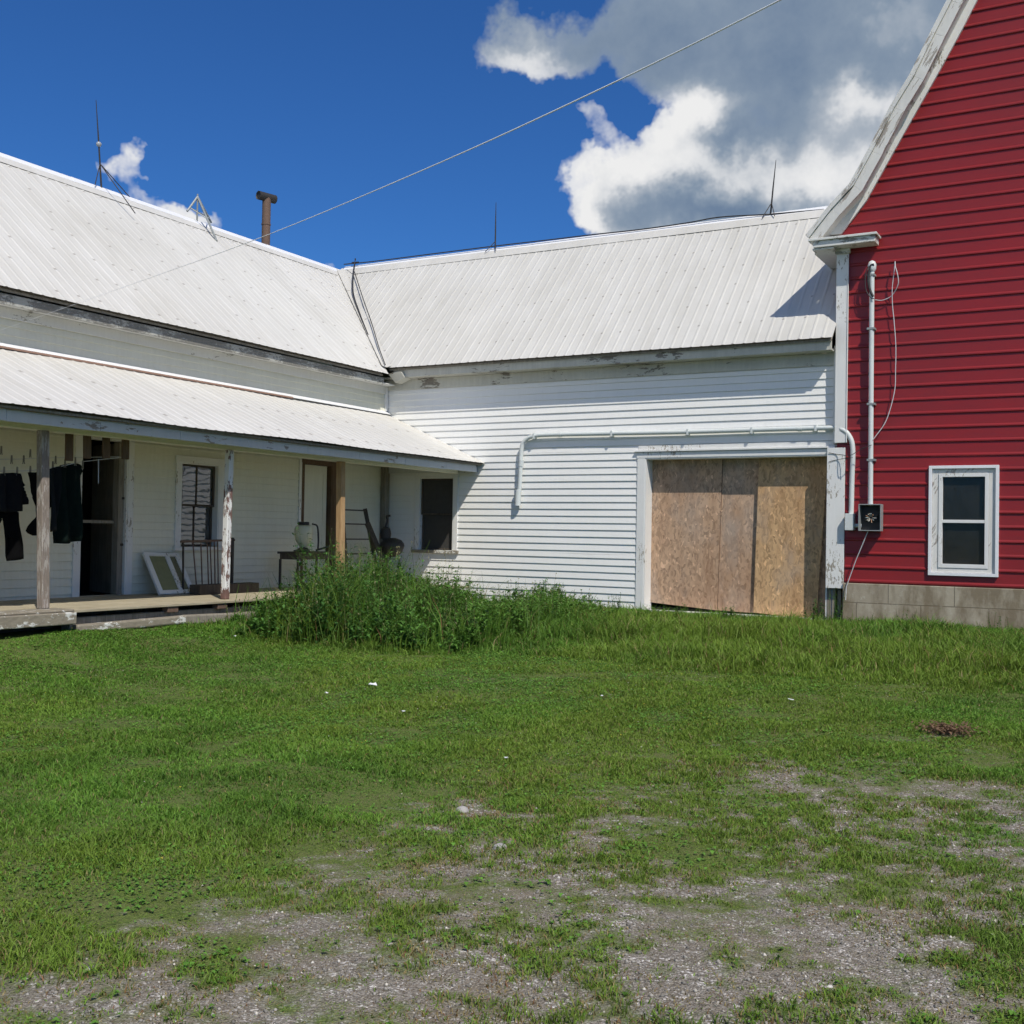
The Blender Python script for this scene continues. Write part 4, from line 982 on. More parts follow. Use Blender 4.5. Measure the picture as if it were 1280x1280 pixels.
def groundmat():
    m, nt, b = newmat('lawn_soil_and_gravel'); n = NT(nt); p = n.coord('World')
    at_ = n.n('ShaderNodeAttribute'); at_.attribute_name = 'cover'
    # gravel: small stones of mixed grey, with sand between
    v1 = n.n('ShaderNodeTexVoronoi'); v1.inputs['Scale'].default_value = 110; n.l(p, v1.inputs['Vector'])
    v2 = n.n('ShaderNodeTexVoronoi'); v2.inputs['Scale'].default_value = 190; n.l(p, v2.inputs['Vector'])
    s1 = n.n('ShaderNodeSeparateColor'); n.l(v1.outputs['Color'], s1.inputs[0]); s2 = n.n('ShaderNodeSeparateColor'); n.l(v2.outputs['Color'], s2.inputs[0])
    g1 = n.ramp(s1.outputs[0], [(0, (.12, .105, .086)), (.5, (.235, .212, .18)), (.80, (.34, .32, .29)), (1, (.80, .77, .73))])
    g2 = n.ramp(s2.outputs[0], [(0, (.11, .095, .076)), (.6, (.22, .20, .165)), (1, (.38, .35, .31))])
    gr = n.mix(n.ramp(n.noise(p, 11, 4), [(.42, 0.0), (.58, 1.0)]), g1, g2)
    gr = n.mix(n.ramp(n.noise(p, 1.7, 5, .6), [(.4, 0.0), (.7, .55)]), gr, (.20, .165, .115))
    th = n.noise(p, 70, 6, .85); bl = n.noise(p, 1.2, 5, .6)
    so = n.mix(n.ramp(th, [(.36, 0.0), (.64, 1.0)]), (.030, .060, .012), (.17, .225, .055)); so = n.mix(n.ramp(n.noise(p, 5, 5, .75), [(.42, 0.0), (.66, .5)]), so, (.16, .14, .075))
    f = n.m('ADD', at_.outputs['Fac'], n.m('MULTIPLY', n.m('SUBTRACT', n.noise(p, 9, 6, .85), .5), 1.9))
    f = n.ramp(f, [(.30, 0.0), (1.0, 1.0)])
    n.l(n.mix(f, gr, so), b.inputs['Base Color']); b.inputs['Roughness'].default_value = .95; b.inputs['Specular IOR Level'].default_value = .15
    h = n.m('ADD', n.m('MULTIPLY', v1.outputs['Distance'], -1.2), n.m('MULTIPLY', n.noise(p, 16, 5, .7), 1.5))
    n.l(n.bump(h, .55, .012), b.inputs['Normal'])
    return m
ground = npmesh('ground', V, Q, groundmat(), [('cover', 'FLOAT', cv)], True); tag(ground, kind='structure')

def leafmat(name, rough=.55, trans=.25):
    m, nt, b = newmat(name); n = NT(nt)
    a = n.n('ShaderNodeAttribute'); a.attribute_name = 'tint'
    n.l(a.outputs['Color'], b.inputs['Base Color']); b.inputs['Roughness'].default_value = rough; b.inputs['Specular IOR Level'].default_value = .25
    t = n.n('ShaderNodeBsdfTranslucent'); n.l(a.outputs['Color'], t.inputs['Color'])
    mx = n.n('ShaderNodeMixShader'); mx.inputs[0].default_value = trans
    n.l(b.outputs[0], mx.inputs[1]); n.l(t.outputs[0], mx.inputs[2]); n.l(mx.outputs[0], nt.nodes['Material Output'].inputs['Surface'])
    return m
LEAF = leafmat('leaf_and_blade')
def blades(x, y, h, w, col, lean, seg=2, z0=None):
    """curved two-segment blades: quad + tip quad"""
    n = len(x); z = gz(x, y)-.005 if z0 is None else z0
    a = rng.random(n)*2*pi; la = rng.random(n)*2*pi; L = lean*(.3+rng.random(n))
    wx, wy = np.cos(a)*w/2, np.sin(a)*w/2; lx, ly = np.cos(la)*L*h, np.sin(la)*L*h
    P = np.zeros((n, 6, 3))
    base = np.stack([x, y, z], -1)
    P[:, 0] = base+np.stack([-wx, -wy, 0*x], -1); P[:, 1] = base+np.stack([wx, wy, 0*x], -1)
    m = base+np.stack([lx*.3, ly*.3, h*.58], -1)
    P[:, 2] = m+np.stack([wx*.85, wy*.85, 0*x], -1); P[:, 3] = m-np.stack([wx*.85, wy*.85, 0*x], -1)
    t = base+np.stack([lx, ly, h*(1-.25*L)], -1)
    P[:, 4] = t+np.stack([wx*.12, wy*.12, 0*x], -1); P[:, 5] = t-np.stack([wx*.12, wy*.12, 0*x], -1)
    i = np.arange(n)[:, None]*6
    Qd = np.concatenate([i+np.array([[0, 1, 2, 3]]), i+np.array([[3, 2, 4, 5]])], 0)
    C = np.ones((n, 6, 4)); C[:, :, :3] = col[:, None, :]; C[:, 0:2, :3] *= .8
    return P.reshape(-1, 3), Qd, C.reshape(-1, 4)
def vis(x, y, mx=140):
    px_, py_, w_ = proj(x, y, gz(x, y)); return (w_ > 1.2) & (px_ > -mx-60) & (px_ < 1280+mx*3.2) & (py_ < 1280+mx*1.6)
def dpt(x, y): return proj(x, y, gz(x, y))[2]
# edge of the unmown band in front of the buildings (traced on the ground)
band_px = [(240, 792), (300, 797), (400, 803), (520, 812), (640, 812), (760, 822), (900, 838), (1050, 848), (1280, 862), (1400, 868)]
band = np.array([at(a, b, 2, -.06)[:2] for a, b in band_px])
def ffront(x, y):                                # metres behind the mown edge (positive = unmown)
    best = np.full(x.shape, 1e9); sg = np.zeros(x.shape)
    for (ax, ay), (bx, by) in zip(band[:-1], band[1:]):
        dx, dy = bx-ax, by-ay; L2 = dx*dx+dy*dy; t = np.clip(((x-ax)*dx+(y-ay)*dy)/L2, 0, 1)
        d = np.hypot(x-ax-t*dx, y-ay-t*dy); s = np.sign(dx*(y-ay)-dy*(x-ax)); m = d < best; sg = np.where(m, s, sg); best = np.where(m, d, best)
    return best*sg
def palette(n, x, y, dry):
    a = np.array([.098, .225, .026]); b = np.array([.180, .335, .042]); c = np.array([.054, .155, .028]); d = np.array([.28, .225, .10]); r = np.array([.22, .115, .055])
    t = rng.random(n)[:, None]; q = np.clip(.5+1.6*fbm(x, y, 1.6, 71, 4), 0, 1)[:, None]; q2 = np.clip(.5+2.0*fbm(x, y, .6, 81, 3), 0, 1)[:, None]
    col = a*(1-t)+b*t; col = col*(1-.45*q*(1-t))+c*.45*q*(1-t); col = col*(.82+.36*q2)
    yl = np.array([.215, .310, .040]); w_ = np.clip(fbm(x, y, 2.4, 91, 3)*2.2+.10, 0, .65)[:, None]; col = col*(1-w_)+yl*w_*1.0
    dd = (rng.random(n) < dry)[:, None]; rr_ = (rng.random(n) < .18)[:, None]
    col = col*.86*(.75+.5*rng.random((n, 1)))
    return np.where(dd, np.where(rr_, r, d)*(.7+.6*rng.random((n, 1))), col)
def scatter(n, x0, x1, y0, y1): return x0+(x1-x0)*rng.random(n), y0+(y1-y0)*rng.random(n)
def ok_ground(x, y): return ~((x < -10.35) | ((y > 16.95)) | ((x > -3.85) & (y > 16.83)))
parts = []
X, Y = scatter(4000000, -13.5, 6.5, 2.0, 17)
m = vis(X, Y) & ok_ground(X, Y); X, Y = X[m], Y[m]
D = dpt(X, Y); c = cover(X, Y); fb = ffront(X, Y)
dens = np.clip((c-.02)/.60, 0.46, 1)*np.clip(1.15-D/26, .5, 1)*np.where(D > 9, .62, 1.0)
cl = fbm(X, Y, .09, 15, 3, .8); dens = dens*np.clip(1+2.2*cl, np.clip(c-.2, .15, .75), 1.6)
m = (rng.random(len(X)) < dens*.66); X, Y, D, c, fb = X[m], Y[m], D[m], c[m], fb[m]
hh = (.014+.019*rng.random(len(X)))*np.clip(.32+.75*c, .45, 1.2)*(1+1.5*fbm(X, Y, .45, 17, 3)); hh = np.clip(hh, .009, .075)
hh = np.where(fb > 0, hh*(1.5+1.0*rng.random(len(X))), hh)
ww = (.0032+.0022*rng.random(len(X)))*(1+np.clip(D-5, 0, 12)*.10)
dry = np.clip(.60-.93*(c-.30)+.3*fbm(X, Y, 1.5, 29, 3)+.7*np.clip(fbm(X, Y, .42, 37, 3)*3.2-.75, 0, 1)*np.clip(1.25-c, 0, 1), .04, .9)
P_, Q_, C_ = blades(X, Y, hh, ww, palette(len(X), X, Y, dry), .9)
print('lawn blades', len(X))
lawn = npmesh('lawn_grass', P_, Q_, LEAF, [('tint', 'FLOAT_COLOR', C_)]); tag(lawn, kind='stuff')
tag(lawn, 'short patchy green lawn thinning out over gravel', 'grass')
# unmown band
X, Y = scatter(500000, -11, 6.0, 9, 17); m = vis(X, Y, 90) & ok_ground(X, Y); X, Y = X[m], Y[m]; fb = ffront(X, Y)
m = (fb > .0) & (rng.random(len(X)) < np.clip(fb/.5+.15, 0, 1)*.62*np.clip(1+1.6*fbm(X, Y, .5, 22, 3), .1, 1.5)); X, Y, fb = X[m], Y[m], fb[m]
hh = (.07+.12*rng.random(len(X))**2)*np.clip(.5+fb/1.8, .45, 1.1)*(1+1.3*fbm(X, Y, .7, 27, 3)); hh = hh*np.where(Y > 15.6, .55, 1)+np.where(rng.random(len(X)) < .02, .12, 0)
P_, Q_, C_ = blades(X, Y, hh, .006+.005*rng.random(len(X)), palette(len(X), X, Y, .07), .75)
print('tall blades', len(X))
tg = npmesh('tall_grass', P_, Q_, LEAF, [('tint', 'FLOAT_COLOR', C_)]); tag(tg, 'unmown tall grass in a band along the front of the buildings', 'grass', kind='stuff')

# leafy matter
def leaves(cx, cy, cz, L, W, col, tilt_up=.4):
    """pointed leaves, a folded pair of quads"""
    n = len(cx); a = rng.random(n)*2*pi; e = (rng.random(n)-.3)*1.6*tilt_up+tilt_up*.3
    dx, dy, dz = np.cos(a)*np.cos(e), np.sin(a)*np.cos(e), np.sin(e); sx, sy = -np.sin(a), np.cos(a)
    d = np.stack([dx, dy, dz], -1)*L[:, None]; s = np.stack([sx, sy, 0*sx], -1)*W[:, None]*.5; c0 = np.stack([cx, cy, cz], -1)
    drop = np.zeros((n, 3)); drop[:, 2] = -.25*L
    fold = np.zeros((n, 3)); fold[:, 2] = .22*W
    P = np.zeros((n, 6, 3)); P[:, 0] = c0; P[:, 1] = c0+d*.4+s+fold; P[:, 2] = c0+d+drop; P[:, 3] = c0+d*.4-s+fold; P[:, 4] = c0+d*.45; P[:, 5] = c0+d*.75+drop*.4
    i = np.arange(n)[:, None]*6
    Qd = np.concatenate([i+np.array([[0, 1, 2, 4]]), i+np.array([[0, 4, 2, 3]])], 0)
    C = np.ones((n, 6, 4)); C[:, :, :3] = col[:, None, :]; return P.reshape(-1, 3), Qd, C.reshape(-1, 4)
def cat(L):
    P, Q, C = [], [], []; o = 0
    for p, q, c in L: P.append(p); Q.append(q+o); C.append(c); o += len(p)
    return np.concatenate(P), np.concatenate(Q), np.concatenate(C)
def stems(x, y, z, h, lean, w=.006, colr=(.10, .15, .04)):
    n = len(x); la = rng.random(n)*2*pi; tx, ty = np.cos(la)*lean*h, np.sin(la)*lean*h; out = []
    for k in (0, 1):
        wx, wy = (w/2, 0) if k == 0 else (0, w/2)
        P = np.zeros((n, 4, 3)); b = np.stack([x, y, z], -1); t = np.stack([x+tx, y+ty, z+h], -1); o = np.array([wx, wy, 0])
        P[:, 0] = b-o; P[:, 1] = b+o; P[:, 2] = t+o*.4; P[:, 3] = t-o*.4
        C = np.ones((n, 4, 4)); C[:, :, :3] = np.array(colr)*(.7+.6*rng.random((n, 1, 1)))
        out.append((P.reshape(-1, 3), np.arange(n*4).reshape(n, 4), C.reshape(-1, 4)))
    return out, tx, ty
def weedmass(x, y, h, nl, L, dark, lean=.22, z=None):
    n = len(x); z = gz(x, y)-.01 if z is None else z; S_, tx, ty = stems(x, y, z, h, lean)
    k = np.repeat(np.arange(n), nl); t = .12+.88*rng.random(len(k))**.8
    cx, cy, cz = x[k]+tx[k]*t, y[k]+ty[k]*t, z[k]+h[k]*t
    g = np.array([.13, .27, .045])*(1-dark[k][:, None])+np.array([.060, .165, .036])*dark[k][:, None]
    g = g*(.55+.75*rng.random((len(k), 1))); ly = L*(1.15-.6*t)*(.6+.8*rng.random(len(k)))
    return cat(S_+[leaves(cx, cy, cz, ly, ly*.46, g, .7)])
def weed_h(x, y):
    px_, py_, w_ = proj(x, y, gz(x, y))
    top = np.interp(px_, [230, 290, 330, 370, 420, 470, 520, 570, 610, 640, 680, 720, 760, 800, 830], [785, 772, 736, 706, 702, 714, 728, 740, 752, 752, 742, 752, 764, 776, 784])
    return np.clip((py_-top)/FPX*w_, 0, 1.2), px_, py_
bx, by = scatter(11000, -10.9, -6.6, 8.6, 16.9); m = vis(bx, by, 60) & (bx > -10.22+.0*by) ; bx, by = bx[m], by[m]; fb = ffront(bx, by); h, px_, py_ = weed_h(bx, by)
m = (fb > .12) & (h > .1) & (px_ < 840); bx, by, h, px_, fb = bx[m], by[m], h[m], px_[m], fb[m]
keep = rng.random(len(bx)) < .42*np.clip(1+2.0*fbm(bx, by, .45, 51, 3), .1, 2); bx, by, h, px_, fb = bx[keep], by[keep], h[keep], px_[keep], fb[keep]
h = h*(.35+.75*rng.random(len(h))**.8)*np.clip(.25+fb/1.1, .25, 1)*(1+1.0*fbm(bx, by, .55, 52, 3))
keep = rng.random(len(bx)) < np.where(px_ > 600, .45, 1); bx, by, h, px_, fb = bx[keep], by[keep], h[keep], px_[keep], fb[keep]
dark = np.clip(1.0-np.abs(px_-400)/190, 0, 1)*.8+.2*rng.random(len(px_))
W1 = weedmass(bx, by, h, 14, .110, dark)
X2 = bx[rng.random(len(bx)) < .9]; k = rng.choice(len(bx), 12000); jx, jy = bx[k]+.16*rng.standard_normal(12000), by[k]+.16*rng.standard_normal(12000); m = (jx > -10.2) & (jy < 16.9); jx, jy, k = jx[m], jy[m], k[m]
W2 = blades(jx, jy, h[k]*(.6+.6*rng.random(len(k))), .006+.006*rng.random(len(k)), palette(len(k), jx, jy, .05)*.85, .5)
k = rng.choice(len(bx), 260); Ss, tx, ty = stems(bx[k], by[k], gz(bx[k], by[k]), h[k]*1.0+.10+.1*rng.random(260), .12, .005, (.30, .28, .14))
hx = [leaves(bx[k]+tx, by[k]+ty, gz(bx[k], by[k])+h[k]+.10+.08*j-.1, np.full(260, .05), np.full(260, .018), np.tile(np.array([[.26, .25, .13]]), (260, 1)), 1.4) for j in range(3)]
wm = npmesh('tall_weeds', *cat([W1, W2]+Ss+hx)[:2], LEAF, [('tint', 'FLOAT_COLOR', cat([W1, W2]+Ss+hx)[2])]) if False else None
allw = cat([W1, W2]+Ss+hx); wm = npmesh('tall_weeds', allw[0], allw[1], LEAF, [('tint', 'FLOAT_COLOR', allw[2])]); print('weeds', len(allw[1]))
tag(wm, 'dense dark green tall weeds growing in front of the porch', 'weeds', kind='stuff')
# low broad leaves in the lawn (clover, plantain, dandelion)
X, Y = scatter(470000, -13, 5, 2, 16.9); m = vis(X, Y, 60) & ok_ground(X, Y); X, Y = X[m], Y[m]; c = cover(X, Y); cl = fbm(X, Y, .7, 33, 4)
m = (c > .6) & (rng.random(len(X)) < np.clip(.42+1.7*cl, .08, 1)*np.clip((c-.62)*3, .03, 1)); X, Y = X[m], Y[m]
L_ = .011+.020*rng.random(len(X))**2+.004*np.clip(dpt(X, Y)-6, 0, 10)*.4; col = np.array([[.105, .245, .034]])*(.6+.8*rng.random((len(X), 1)))*np.array([[1, 1, 1]])+np.array([[.02, .01, .005]])*rng.random((len(X), 1))
Pc = leaves(X, Y, gz(X, Y)+.004+.012*rng.random(len(X)), L_, L_*.75, col, .5)
o = npmesh('lawn_clover', Pc[0], Pc[1], LEAF, [('tint', 'FLOAT_COLOR', Pc[2])]); tag(o, 'small broad leaved clover and plantain scattered through the lawn', 'clover', kind='stuff')
# specks of clover blossom and dead bits
X, Y = scatter(2600, -12, 3, 3, 15); m = vis(X, Y, 30) & ok_ground(X, Y) & (cover(X, Y) > .45); X, Y = X[m], Y[m]
m = rng.random(len(X)) < np.clip(.35+1.5*fbm(X, Y, 2, 44, 3), 0, 1); X, Y = X[m], Y[m]
tints = np.where((rng.random(len(X)) < .55)[:, None], np.array([[.55, .52, .42]]), np.array([[.60, .52, .06]]))
Pf = leaves(X, Y, gz(X, Y)+.035+.02*rng.random(len(X)), np.full(len(X), .013), np.full(len(X), .014), tints, .2)
o = npmesh('lawn_blossoms', Pf[0], Pf[1], LEAF, [('tint', 'FLOAT_COLOR', Pf[2])]); tag(o, 'tiny pale and yellow blossoms dotted in the lawn', 'blossoms', kind='stuff')
# gravel stones
X, Y = scatter(360000, -7, 5, 2.0, 12); m = vis(X, Y, 60); X, Y = X[m], Y[m]; c = cover(X, Y); m = (c < .62) & (rng.random(len(X)) < np.clip((.7-c)*1.2, 0, .75)*np.clip(1.3-dpt(X, Y)/9, .1, 1)); X, Y = X[m], Y[m]
n = len(X); r = .0035+.0075*rng.random(n)**3.2; oc = np.array([[1, 0, 0], [0, 1, 0], [-1, 0, 0], [0, -1, 0], [0, 0, .7], [0, 0, -.5]])
an = rng.random(n)*2*pi; P = np.zeros((n, 6, 3)); J = oc[None]*(.7+.6*rng.random((n, 6, 1)))*r[:, None, None]
P[:, :, 0] = J[:, :, 0]*np.cos(an)[:, None]-J[:, :, 1]*np.sin(an)[:, None]*.8+X[:, None]; P[:, :, 1] = J[:, :, 0]*np.sin(an)[:, None]+J[:, :, 1]*np.cos(an)[:, None]*.8+Y[:, None]; P[:, :, 2] = J[:, :, 2]+(gz(X, Y)+r*.2)[:, None]
tri = np.array([[0, 1, 4], [1, 2, 4], [2, 3, 4], [3, 0, 4], [1, 0, 5], [2, 1, 5], [3, 2, 5], [0, 3, 5]]); T = (np.arange(n)[:, None, None]*6+tri[None]).reshape(-1, 3)
g = .14+.24*rng.random(n)**1.5; g = np.where(rng.random(n) < .05, .55, g); C = np.ones((n, 6, 4)); C[:, :, 0] = (g*1.06)[:, None]; C[:, :, 1] = g[:, None]; C[:, :, 2] = (g*.88)[:, None]
sm, nt, b = newmat('pebble'); q = NT(nt); a_ = q.n('ShaderNodeAttribute'); a_.attribute_name = 'tint'; q.l(a_.outputs['Color'], b.inputs['Base Color']); b.inputs['Roughness'].default_value = .85
o = npmesh('gravel_stones', P.reshape(-1, 3), T, sm, [('tint', 'FLOAT_COLOR', C.reshape(-1, 4))]); tag(o, 'loose grey gravel stones showing through the thin grass', 'gravel', kind='stuff'); print('stones', n)

# single weeds that stand out against the white wall, and by the barn corner
def weed(px_, py_, h, w_, nst, nl, label, L=.07, tint=0.2, spread=.12, yplane=None):
    b = at(px_, py_, 1, yplane or 16.6); x0, y0 = b[0], b[1]; z = float(gz(np.array([x0]), np.array([y0]))[0])
    t = thing('weed_plant', (x0, y0, z), label, 'weed', 'single weeds along the foot of the buildings')
    x = x0+spread*rng.standard_normal(nst); y = y0+spread*.5*rng.standard_normal(nst); zz = np.full(nst, z-.01); hh = h*(.6+.45*rng.random(nst))
    Sx, tx, ty = stems(x, y, zz, hh, .18, .007)
    k = np.repeat(np.arange(nst), nl); tt = .15+.85*rng.random(len(k)); g = np.array([[.075, .175, .032]])*(1-tint+.1)*(.65+.8*rng.random((len(k), 1))); ll = L*(1.2-.6*tt)*(.6+.8*rng.random(len(k)))
    for nm, geo in (('stem', cat(Sx)), ('leaves', leaves(x[k]+tx[k]*tt, y[k]+ty[k]*tt, zz[k]+hh[k]*tt, ll, ll*.42, g, .7))):
        o = npmesh(nm, geo[0]-np.array([x0, y0, z]), geo[1], LEAF, [('tint', 'FLOAT_COLOR', geo[2])]); o.parent = t
weed(682, 765, .46, 0, 26, 26, 'broad bushy weed against the white wall midway to the boarded doorway', .095, .1, .20)
weed(645, 762, .34, 0, 14, 22, 'medium leafy weed just left of the bushy one against the white wall', .085, .1, .14)
weed(737, 768, .33, 0, 9, 20, 'narrow upright weed against the white wall left of the doorway trim', .07, .2, .08)
weed(770, 770, .36, 0, 8, 14, 'spindly weed beside the left trim of the boarded doorway', .05, .2, .06)
weed(622, 748, .36, 0, 7, 8, 'thin bare stemmed weed in front of the siding right of the porch', .04, .5, .06)
weed(560, 742, .42, 0, 6, 9, 'reddish spindly weed rising by the porch deck end', .045, .6, .14, 16.2)
weed(1022, 778, .40, 0, 10, 20, 'leafy weed in front of the lower right corner of the strand boards', .07, .3, .09)
weed(1044, 778, .55, 0, 7, 16, 'tall weed climbing the gap between doorway and barn foundation', .06, .3, .05)
weed(912, 782, .22, 0, 8, 18, 'short weed in front of the middle of the boarded doorway', .06, .2, .08)
weed(1140, 785, .26, 0, 9, 9, 'thin dry weed before the barn foundation below the window', .045, .3, .14)
weed(1258, 790, .30, 0, 8, 9, 'thin weed before the barn foundation at the right edge', .045, .3, .12)
weed(845, 778, .22, 0, 8, 18, 'short weed in front of the left part of the strand boards', .06, .2, .08)

# litter and stones
def gpt(px_, py_):
    z = -.1
    for _ in range(6):
        q = at(px_, py_, 2, z); z = float(gz(np.array([q[0]]), np.array([q[1]]))[0])
    return q[0], q[1], z
paper = plain('white_paper', (.82, .82, .84), .7, var=.05)
def scrap(px_, py_, s, label, h=.03):
    s *= .6; h *= .5
    x, y, z = gpt(px_, py_); mb = MB(); k = 7; r = random.Random(px_); cs = []
    for i in range(k):
        a = 2*pi*i/k; rr_ = s*(.5+.5*r.random()); cs.append((x+cos(a)*rr_, y+sin(a)*rr_*.7, z+.018+h*r.random()))
    n = len(mb.v); mb.v += cs+[(x, y, z+.022+h*.5)]+[(c[0], c[1], c[2]-.004) for c in cs]+[(x, y, z+.019+h*.5)]
    for i in range(k):
        j = (i+1) % k; mb.f += [(i, j, k), (k+1+j, k+1+i, 2*k+1), (i, k+1+i, k+1+j, j)]
    tag(mb.build('paper_scrap', paper, None), label, 'paper scrap', 'white scraps lying on the lawn')
scrap(466, 859, .085, 'largest crumpled white paper scrap on the lawn left of centre', .05)
scrap(408, 869, .035, 'small white scrap left of the large paper scrap on the lawn')
scrap(505, 893, .035, 'small white scrap in the lawn below and right of the large paper scrap')
scrap(988, 878, .050, 'white scrap on the lawn in front of the boarded doorway')
scrap(294, 797, .045, 'white scrap at the lawn edge before the weeds')
scrap(752, 873, .030, 'tiny white fleck on the lawn near the middle')
scrap(633, 952, .028, 'small white fleck on the lawn at the centre')
def stone(px_, py_, s, label, col=(.36, .35, .33)):
    x, y, z = gpt(px_, py_); mb = MB(); r = random.Random(px_)
    mb.lathe((x, y, z-.01), [(s*.5, 0), (s*.95, s*.3), (s*.8, s*.75), (s*.35, s*1.0)], 9)
    mb.v = [(a+s*.2*(r.random()-.5), b+s*.2*(r.random()-.5), c) for a, b, c in mb.v]
    tag(mb.build('stone', plain('stone_surface', col, .9), None, smooth=True), label, 'stone', 'loose stones on the lawn')
stone(625, 1061, .035, 'pale stone at the edge of the gravel near the centre')
stone(578, 1014, .035, 'grey stone in a bare spot of the lawn')
stone(112, 1211, .018, 'small pale stone in the grass at lower left')
stone(1037, 1233, .014, 'small white stone in the gravel at lower right', (.6, .58, .55))
# dead brown clump
x, y, z = gpt(1185, 917); k = 420; X = x+.09*rng.standard_normal(k); Y = y+.10*rng.standard_normal(k)
Lb = leaves(X, Y, z+.01+.05*rng.random(k), .03+.03*rng.random(k), .012+.012*rng.random(k), np.array([[.20, .13, .08]])*(.6+.8*rng.random((k, 1))), .5)
o = npmesh('dead_leaves', Lb[0], Lb[1], LEAF, [('tint', 'FLOAT_COLOR', Lb[2])]); tag(o, 'small brown patch of dead leaves on the lawn at right', 'dead leaves', kind='stuff')

# ======================================================== SKY, CLOUDS, SUN
W = bpy.data.worlds.new('World'); S.world = W; W.use_nodes = True; nt = W.node_tree; n = NT(nt)
bg = nt.nodes['Background']; SKY_STRENGTH = .10
sky = n.n('ShaderNodeTexSky'); sky.sky_type = 'NISHITA'; sky.sun_disc = False
sky.sun_elevation = math.asin(SUN.z); sky.sun_rotation = math.atan2(SUN.x, SUN.y); sky.air_density = 1.0; sky.dust_density = .2; sky.ozone_density = 2.5; sky.altitude = 300
tc = n.n('ShaderNodeTexCoord'); dirv = tc.outputs['Generated']
nrm = n.n('ShaderNodeVectorMath', operation='NORMALIZE'); n.l(dirv, nrm.inputs[0]); dv = nrm.outputs[0]
def azel(px_, py_):
    d = ray(px_, py_); d = d/np.linalg.norm(d); return math.atan2(d[0], d[1]), math.asin(d[2])
n1 = n.noise(dv, 11, 5, .62, 0, 'Color')
def vma(a, k, b):
    v = n.n('ShaderNodeVectorMath', operation='MULTIPLY_ADD'); n.l(a, v.inputs[0]); v.inputs[1].default_value = (k, k, k); n.l(b, v.inputs[2]); return v.outputs[0]
def vsub(a, c):
    v = n.n('ShaderNodeVectorMath', operation='SUBTRACT'); n.l(a, v.inputs[0]); v.inputs[1].default_value = c; return v.outputs[0]
wd = vma(vsub(n1, (.5, .5, .5)), .11, dv)
sp_ = n.n('ShaderNodeSeparateXYZ'); n.l(wd, sp_.inputs[0])
AZ = n.m('ARCTAN2', sp_.outputs[0], sp_.outputs[1]); EL = n.m('ARCSINE', sp_.outputs[2])
def blob(px_, py_, rx, ry, k):
    a, e = azel(px_, py_); rx /= FPX; ry /= FPX
    u = n.m('DIVIDE', n.m('SUBTRACT', AZ, a), rx); v = n.m('DIVIDE', n.m('SUBTRACT', EL, e), ry)
    q = n.m('ADD', n.m('MULTIPLY', u, u), n.m('MULTIPLY', v, v))
    return n.m('MULTIPLY', n.m('EXPONENT', n.m('MULTIPLY', q, -1.0)), k)
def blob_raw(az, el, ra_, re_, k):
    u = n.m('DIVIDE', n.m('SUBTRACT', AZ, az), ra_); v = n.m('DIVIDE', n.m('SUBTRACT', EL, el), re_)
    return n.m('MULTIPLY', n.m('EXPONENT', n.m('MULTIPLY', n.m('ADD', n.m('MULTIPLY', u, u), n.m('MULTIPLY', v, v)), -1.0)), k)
def total(L):
    r = None
    for b_ in L:
        q = blob(*b_); r = q if r is None else n.m('ADD', r, q)
    return r
dens_b = [(640,55,45,34,.62),(690,72,50,26,.7),(760,38,66,38,.75),(860,25,100,70,1.0),(980,40,110,72,1.15),(1080,45,100,75,1.0),(1180,70,90,70,.9),
          (790,212,48,54,1.0),(730,255,30,30,.7),(868,148,52,38,1.0),(880,225,95,52,1.2),(980,210,100,55,1.1),(1080,170,60,55,.9),(1130,230,80,60,.9),(745,288,30,16,.7),(900,275,150,26,.9),
          (742,145,22,16,.50),(800,122,44,14,-.4),(765,182,26,10,-.25),(700,130,30,20,-.3),(172,188,16,20,.72),(152,216,24,20,.72),(205,250,40,15,.85),(402,330,34,8,.52),(1300,300,200,160,.8),(1500,-100,300,200,.9),(-500,300,300,80,.9),(500,-500,400,140,.6)]
dn = total(dens_b)
fill_clouds = [blob_raw(a_, e_, ra_, re_, .95) for a_, e_, ra_, re_ in ((2.75, .45, .45, .28), (-2.6, .5, .5, .25), (1.3, .35, .5, .2), (1.9, .75, .4, .2), (-2.0, .25, .35, .15))]  # unseen bright clouds behind and beside the camera, added to whiten the ambient light
for b_ in fill_clouds: dn = n.m('ADD', dn, b_)
nd_ = n.m('SUBTRACT', n.noise(dv, 15, 5, .62), .5)
dn = n.m('ADD', dn, n.m('MULTIPLY', nd_, .85))
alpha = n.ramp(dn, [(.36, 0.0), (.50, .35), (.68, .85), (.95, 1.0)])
lit_b = [(650,72,50,22,.55),(700,80,34,16,.5),(780,195,46,46,1.05),(725,250,34,40,1.1),(868,130,52,32,1.25),(835,165,36,26,.6),(1090,135,50,26,.95),(970,205,110,30,.85),(1060,225,60,24,.6),(745,288,36,16,.9),(1130,15,50,26,.5),(860,205,60,22,.6),(900,180,30,22,-.4),(880,262,90,18,-.45),(742,145,40,30,.6),(160,200,60,50,1.1),(215,256,50,30,1.0),(400,324,60,30,1.0),(1300,300,200,160,.4),(-500,300,300,60,.8)]
lt = total(lit_b)
for b_ in fill_clouds: lt = n.m('ADD', lt, b_)
sc_ = n.n('ShaderNodeSeparateColor'); n.l(n1, sc_.inputs[0]); lt = n.m('ADD', lt, n.m('MULTIPLY', n.m('SUBTRACT', sc_.outputs[1], .5), 1.3))
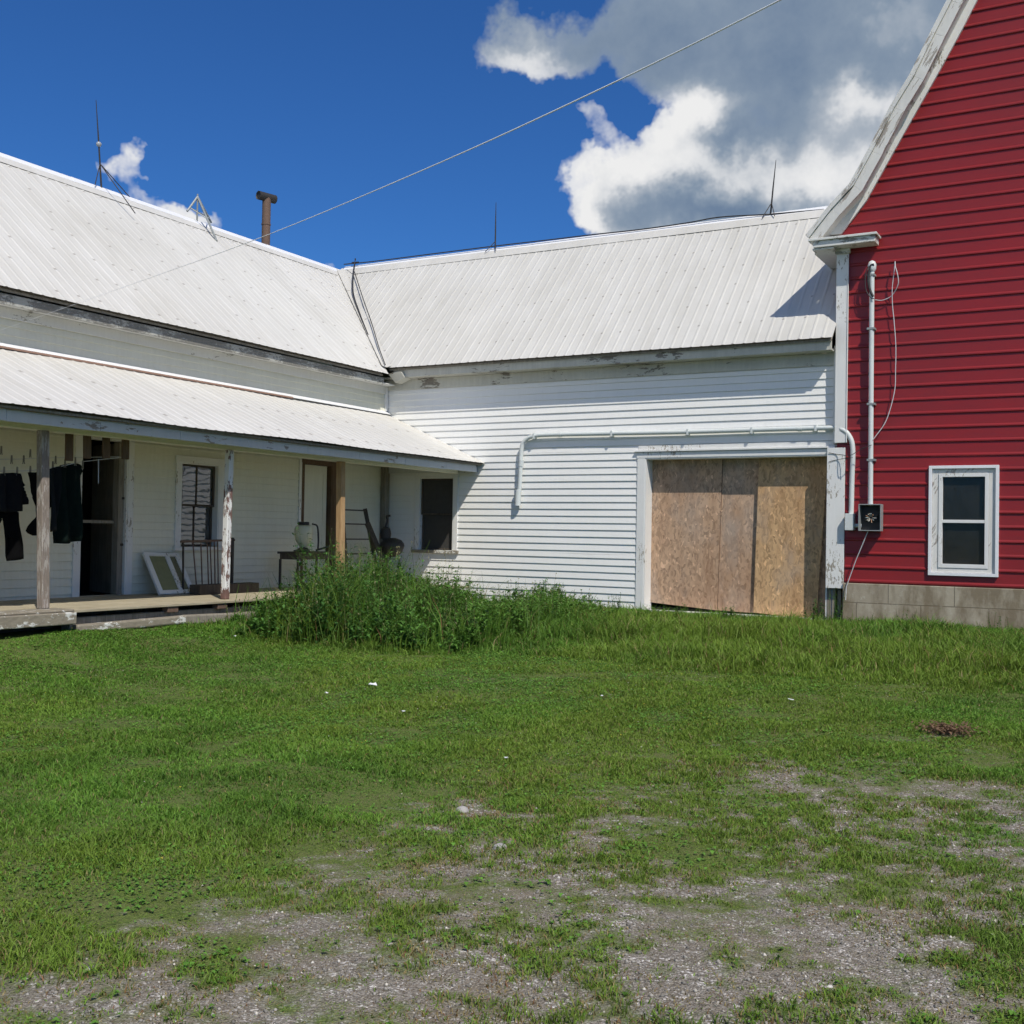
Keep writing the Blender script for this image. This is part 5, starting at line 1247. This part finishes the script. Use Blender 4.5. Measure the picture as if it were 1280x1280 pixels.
rim = n.m('MULTIPLY', n.m('SUBTRACT', 1.15, dn), .35, clamp=True)
lt = n.m('ADD', lt, rim); lt = n.m('ADD', n.m('MULTIPLY', lt, .66), n.m('ADD', .20, n.m('MULTIPLY', nd_, .42)))
ccol = n.ramp(lt, [(.0, (.18, .26, .39)), (.30, (.28, .36, .47)), (.55, (.46, .52, .60)), (.78, (.82, .84, .87)), (1.0, (1.0, 1.0, 1.0))])
k = 1/SKY_STRENGTH
cs = n.mix(1.0, ccol, (k*.85, k*.85, k*.85), 'MULTIPLY'); 
tint = n.mix(1.0, sky.outputs[0], (.23, .545, .98), 'MULTIPLY')
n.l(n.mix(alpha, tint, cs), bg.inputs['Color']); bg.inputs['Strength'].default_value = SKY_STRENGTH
W.cycles.sampling_method = 'MANUAL'; W.cycles.sample_map_resolution = 512

L = bpy.data.lights.new('sun', 'SUN'); L.energy = 4.05; L.angle = radians(.55); L.color = (1, .94, .84)
lo = bpy.data.objects.new('sun', L); COL.objects.link(lo); lo.rotation_euler = SUN.to_track_quat('Z', 'Y').to_euler(); lo.location = (8, -6, 20)

cam = bpy.data.cameras.new('camera'); co = bpy.data.objects.new('camera', cam); COL.objects.link(co)
cam.sensor_width = 36; cam.sensor_height = 36; cam.sensor_fit = 'HORIZONTAL'; cam.lens = 36*FPX/1280; cam.clip_end = 3000; cam.clip_start = .05
from mathutils import Matrix
mt_ = Matrix(((RR[0], UU[0], -F[0], 0), (RR[1], UU[1], -F[1], 0), (RR[2], UU[2], -F[2], EYE), (0, 0, 0, 1))); co.matrix_world = mt_
S.camera = co
S.view_settings.view_transform = 'Standard'; S.view_settings.look = 'None'; S.view_settings.exposure = 0; S.view_settings.gamma = 1
S.render.engine = 'CYCLES'; S.cycles.max_bounces = 6; S.cycles.diffuse_bounces = 3; S.cycles.use_adaptive_sampling = True; S.cycles.adaptive_threshold = .03; S.cycles.transparent_max_bounces = 8
S.cycles.use_denoising = True
try: S.cycles.denoiser = 'OPENIMAGEDENOISE'
except Exception: pass
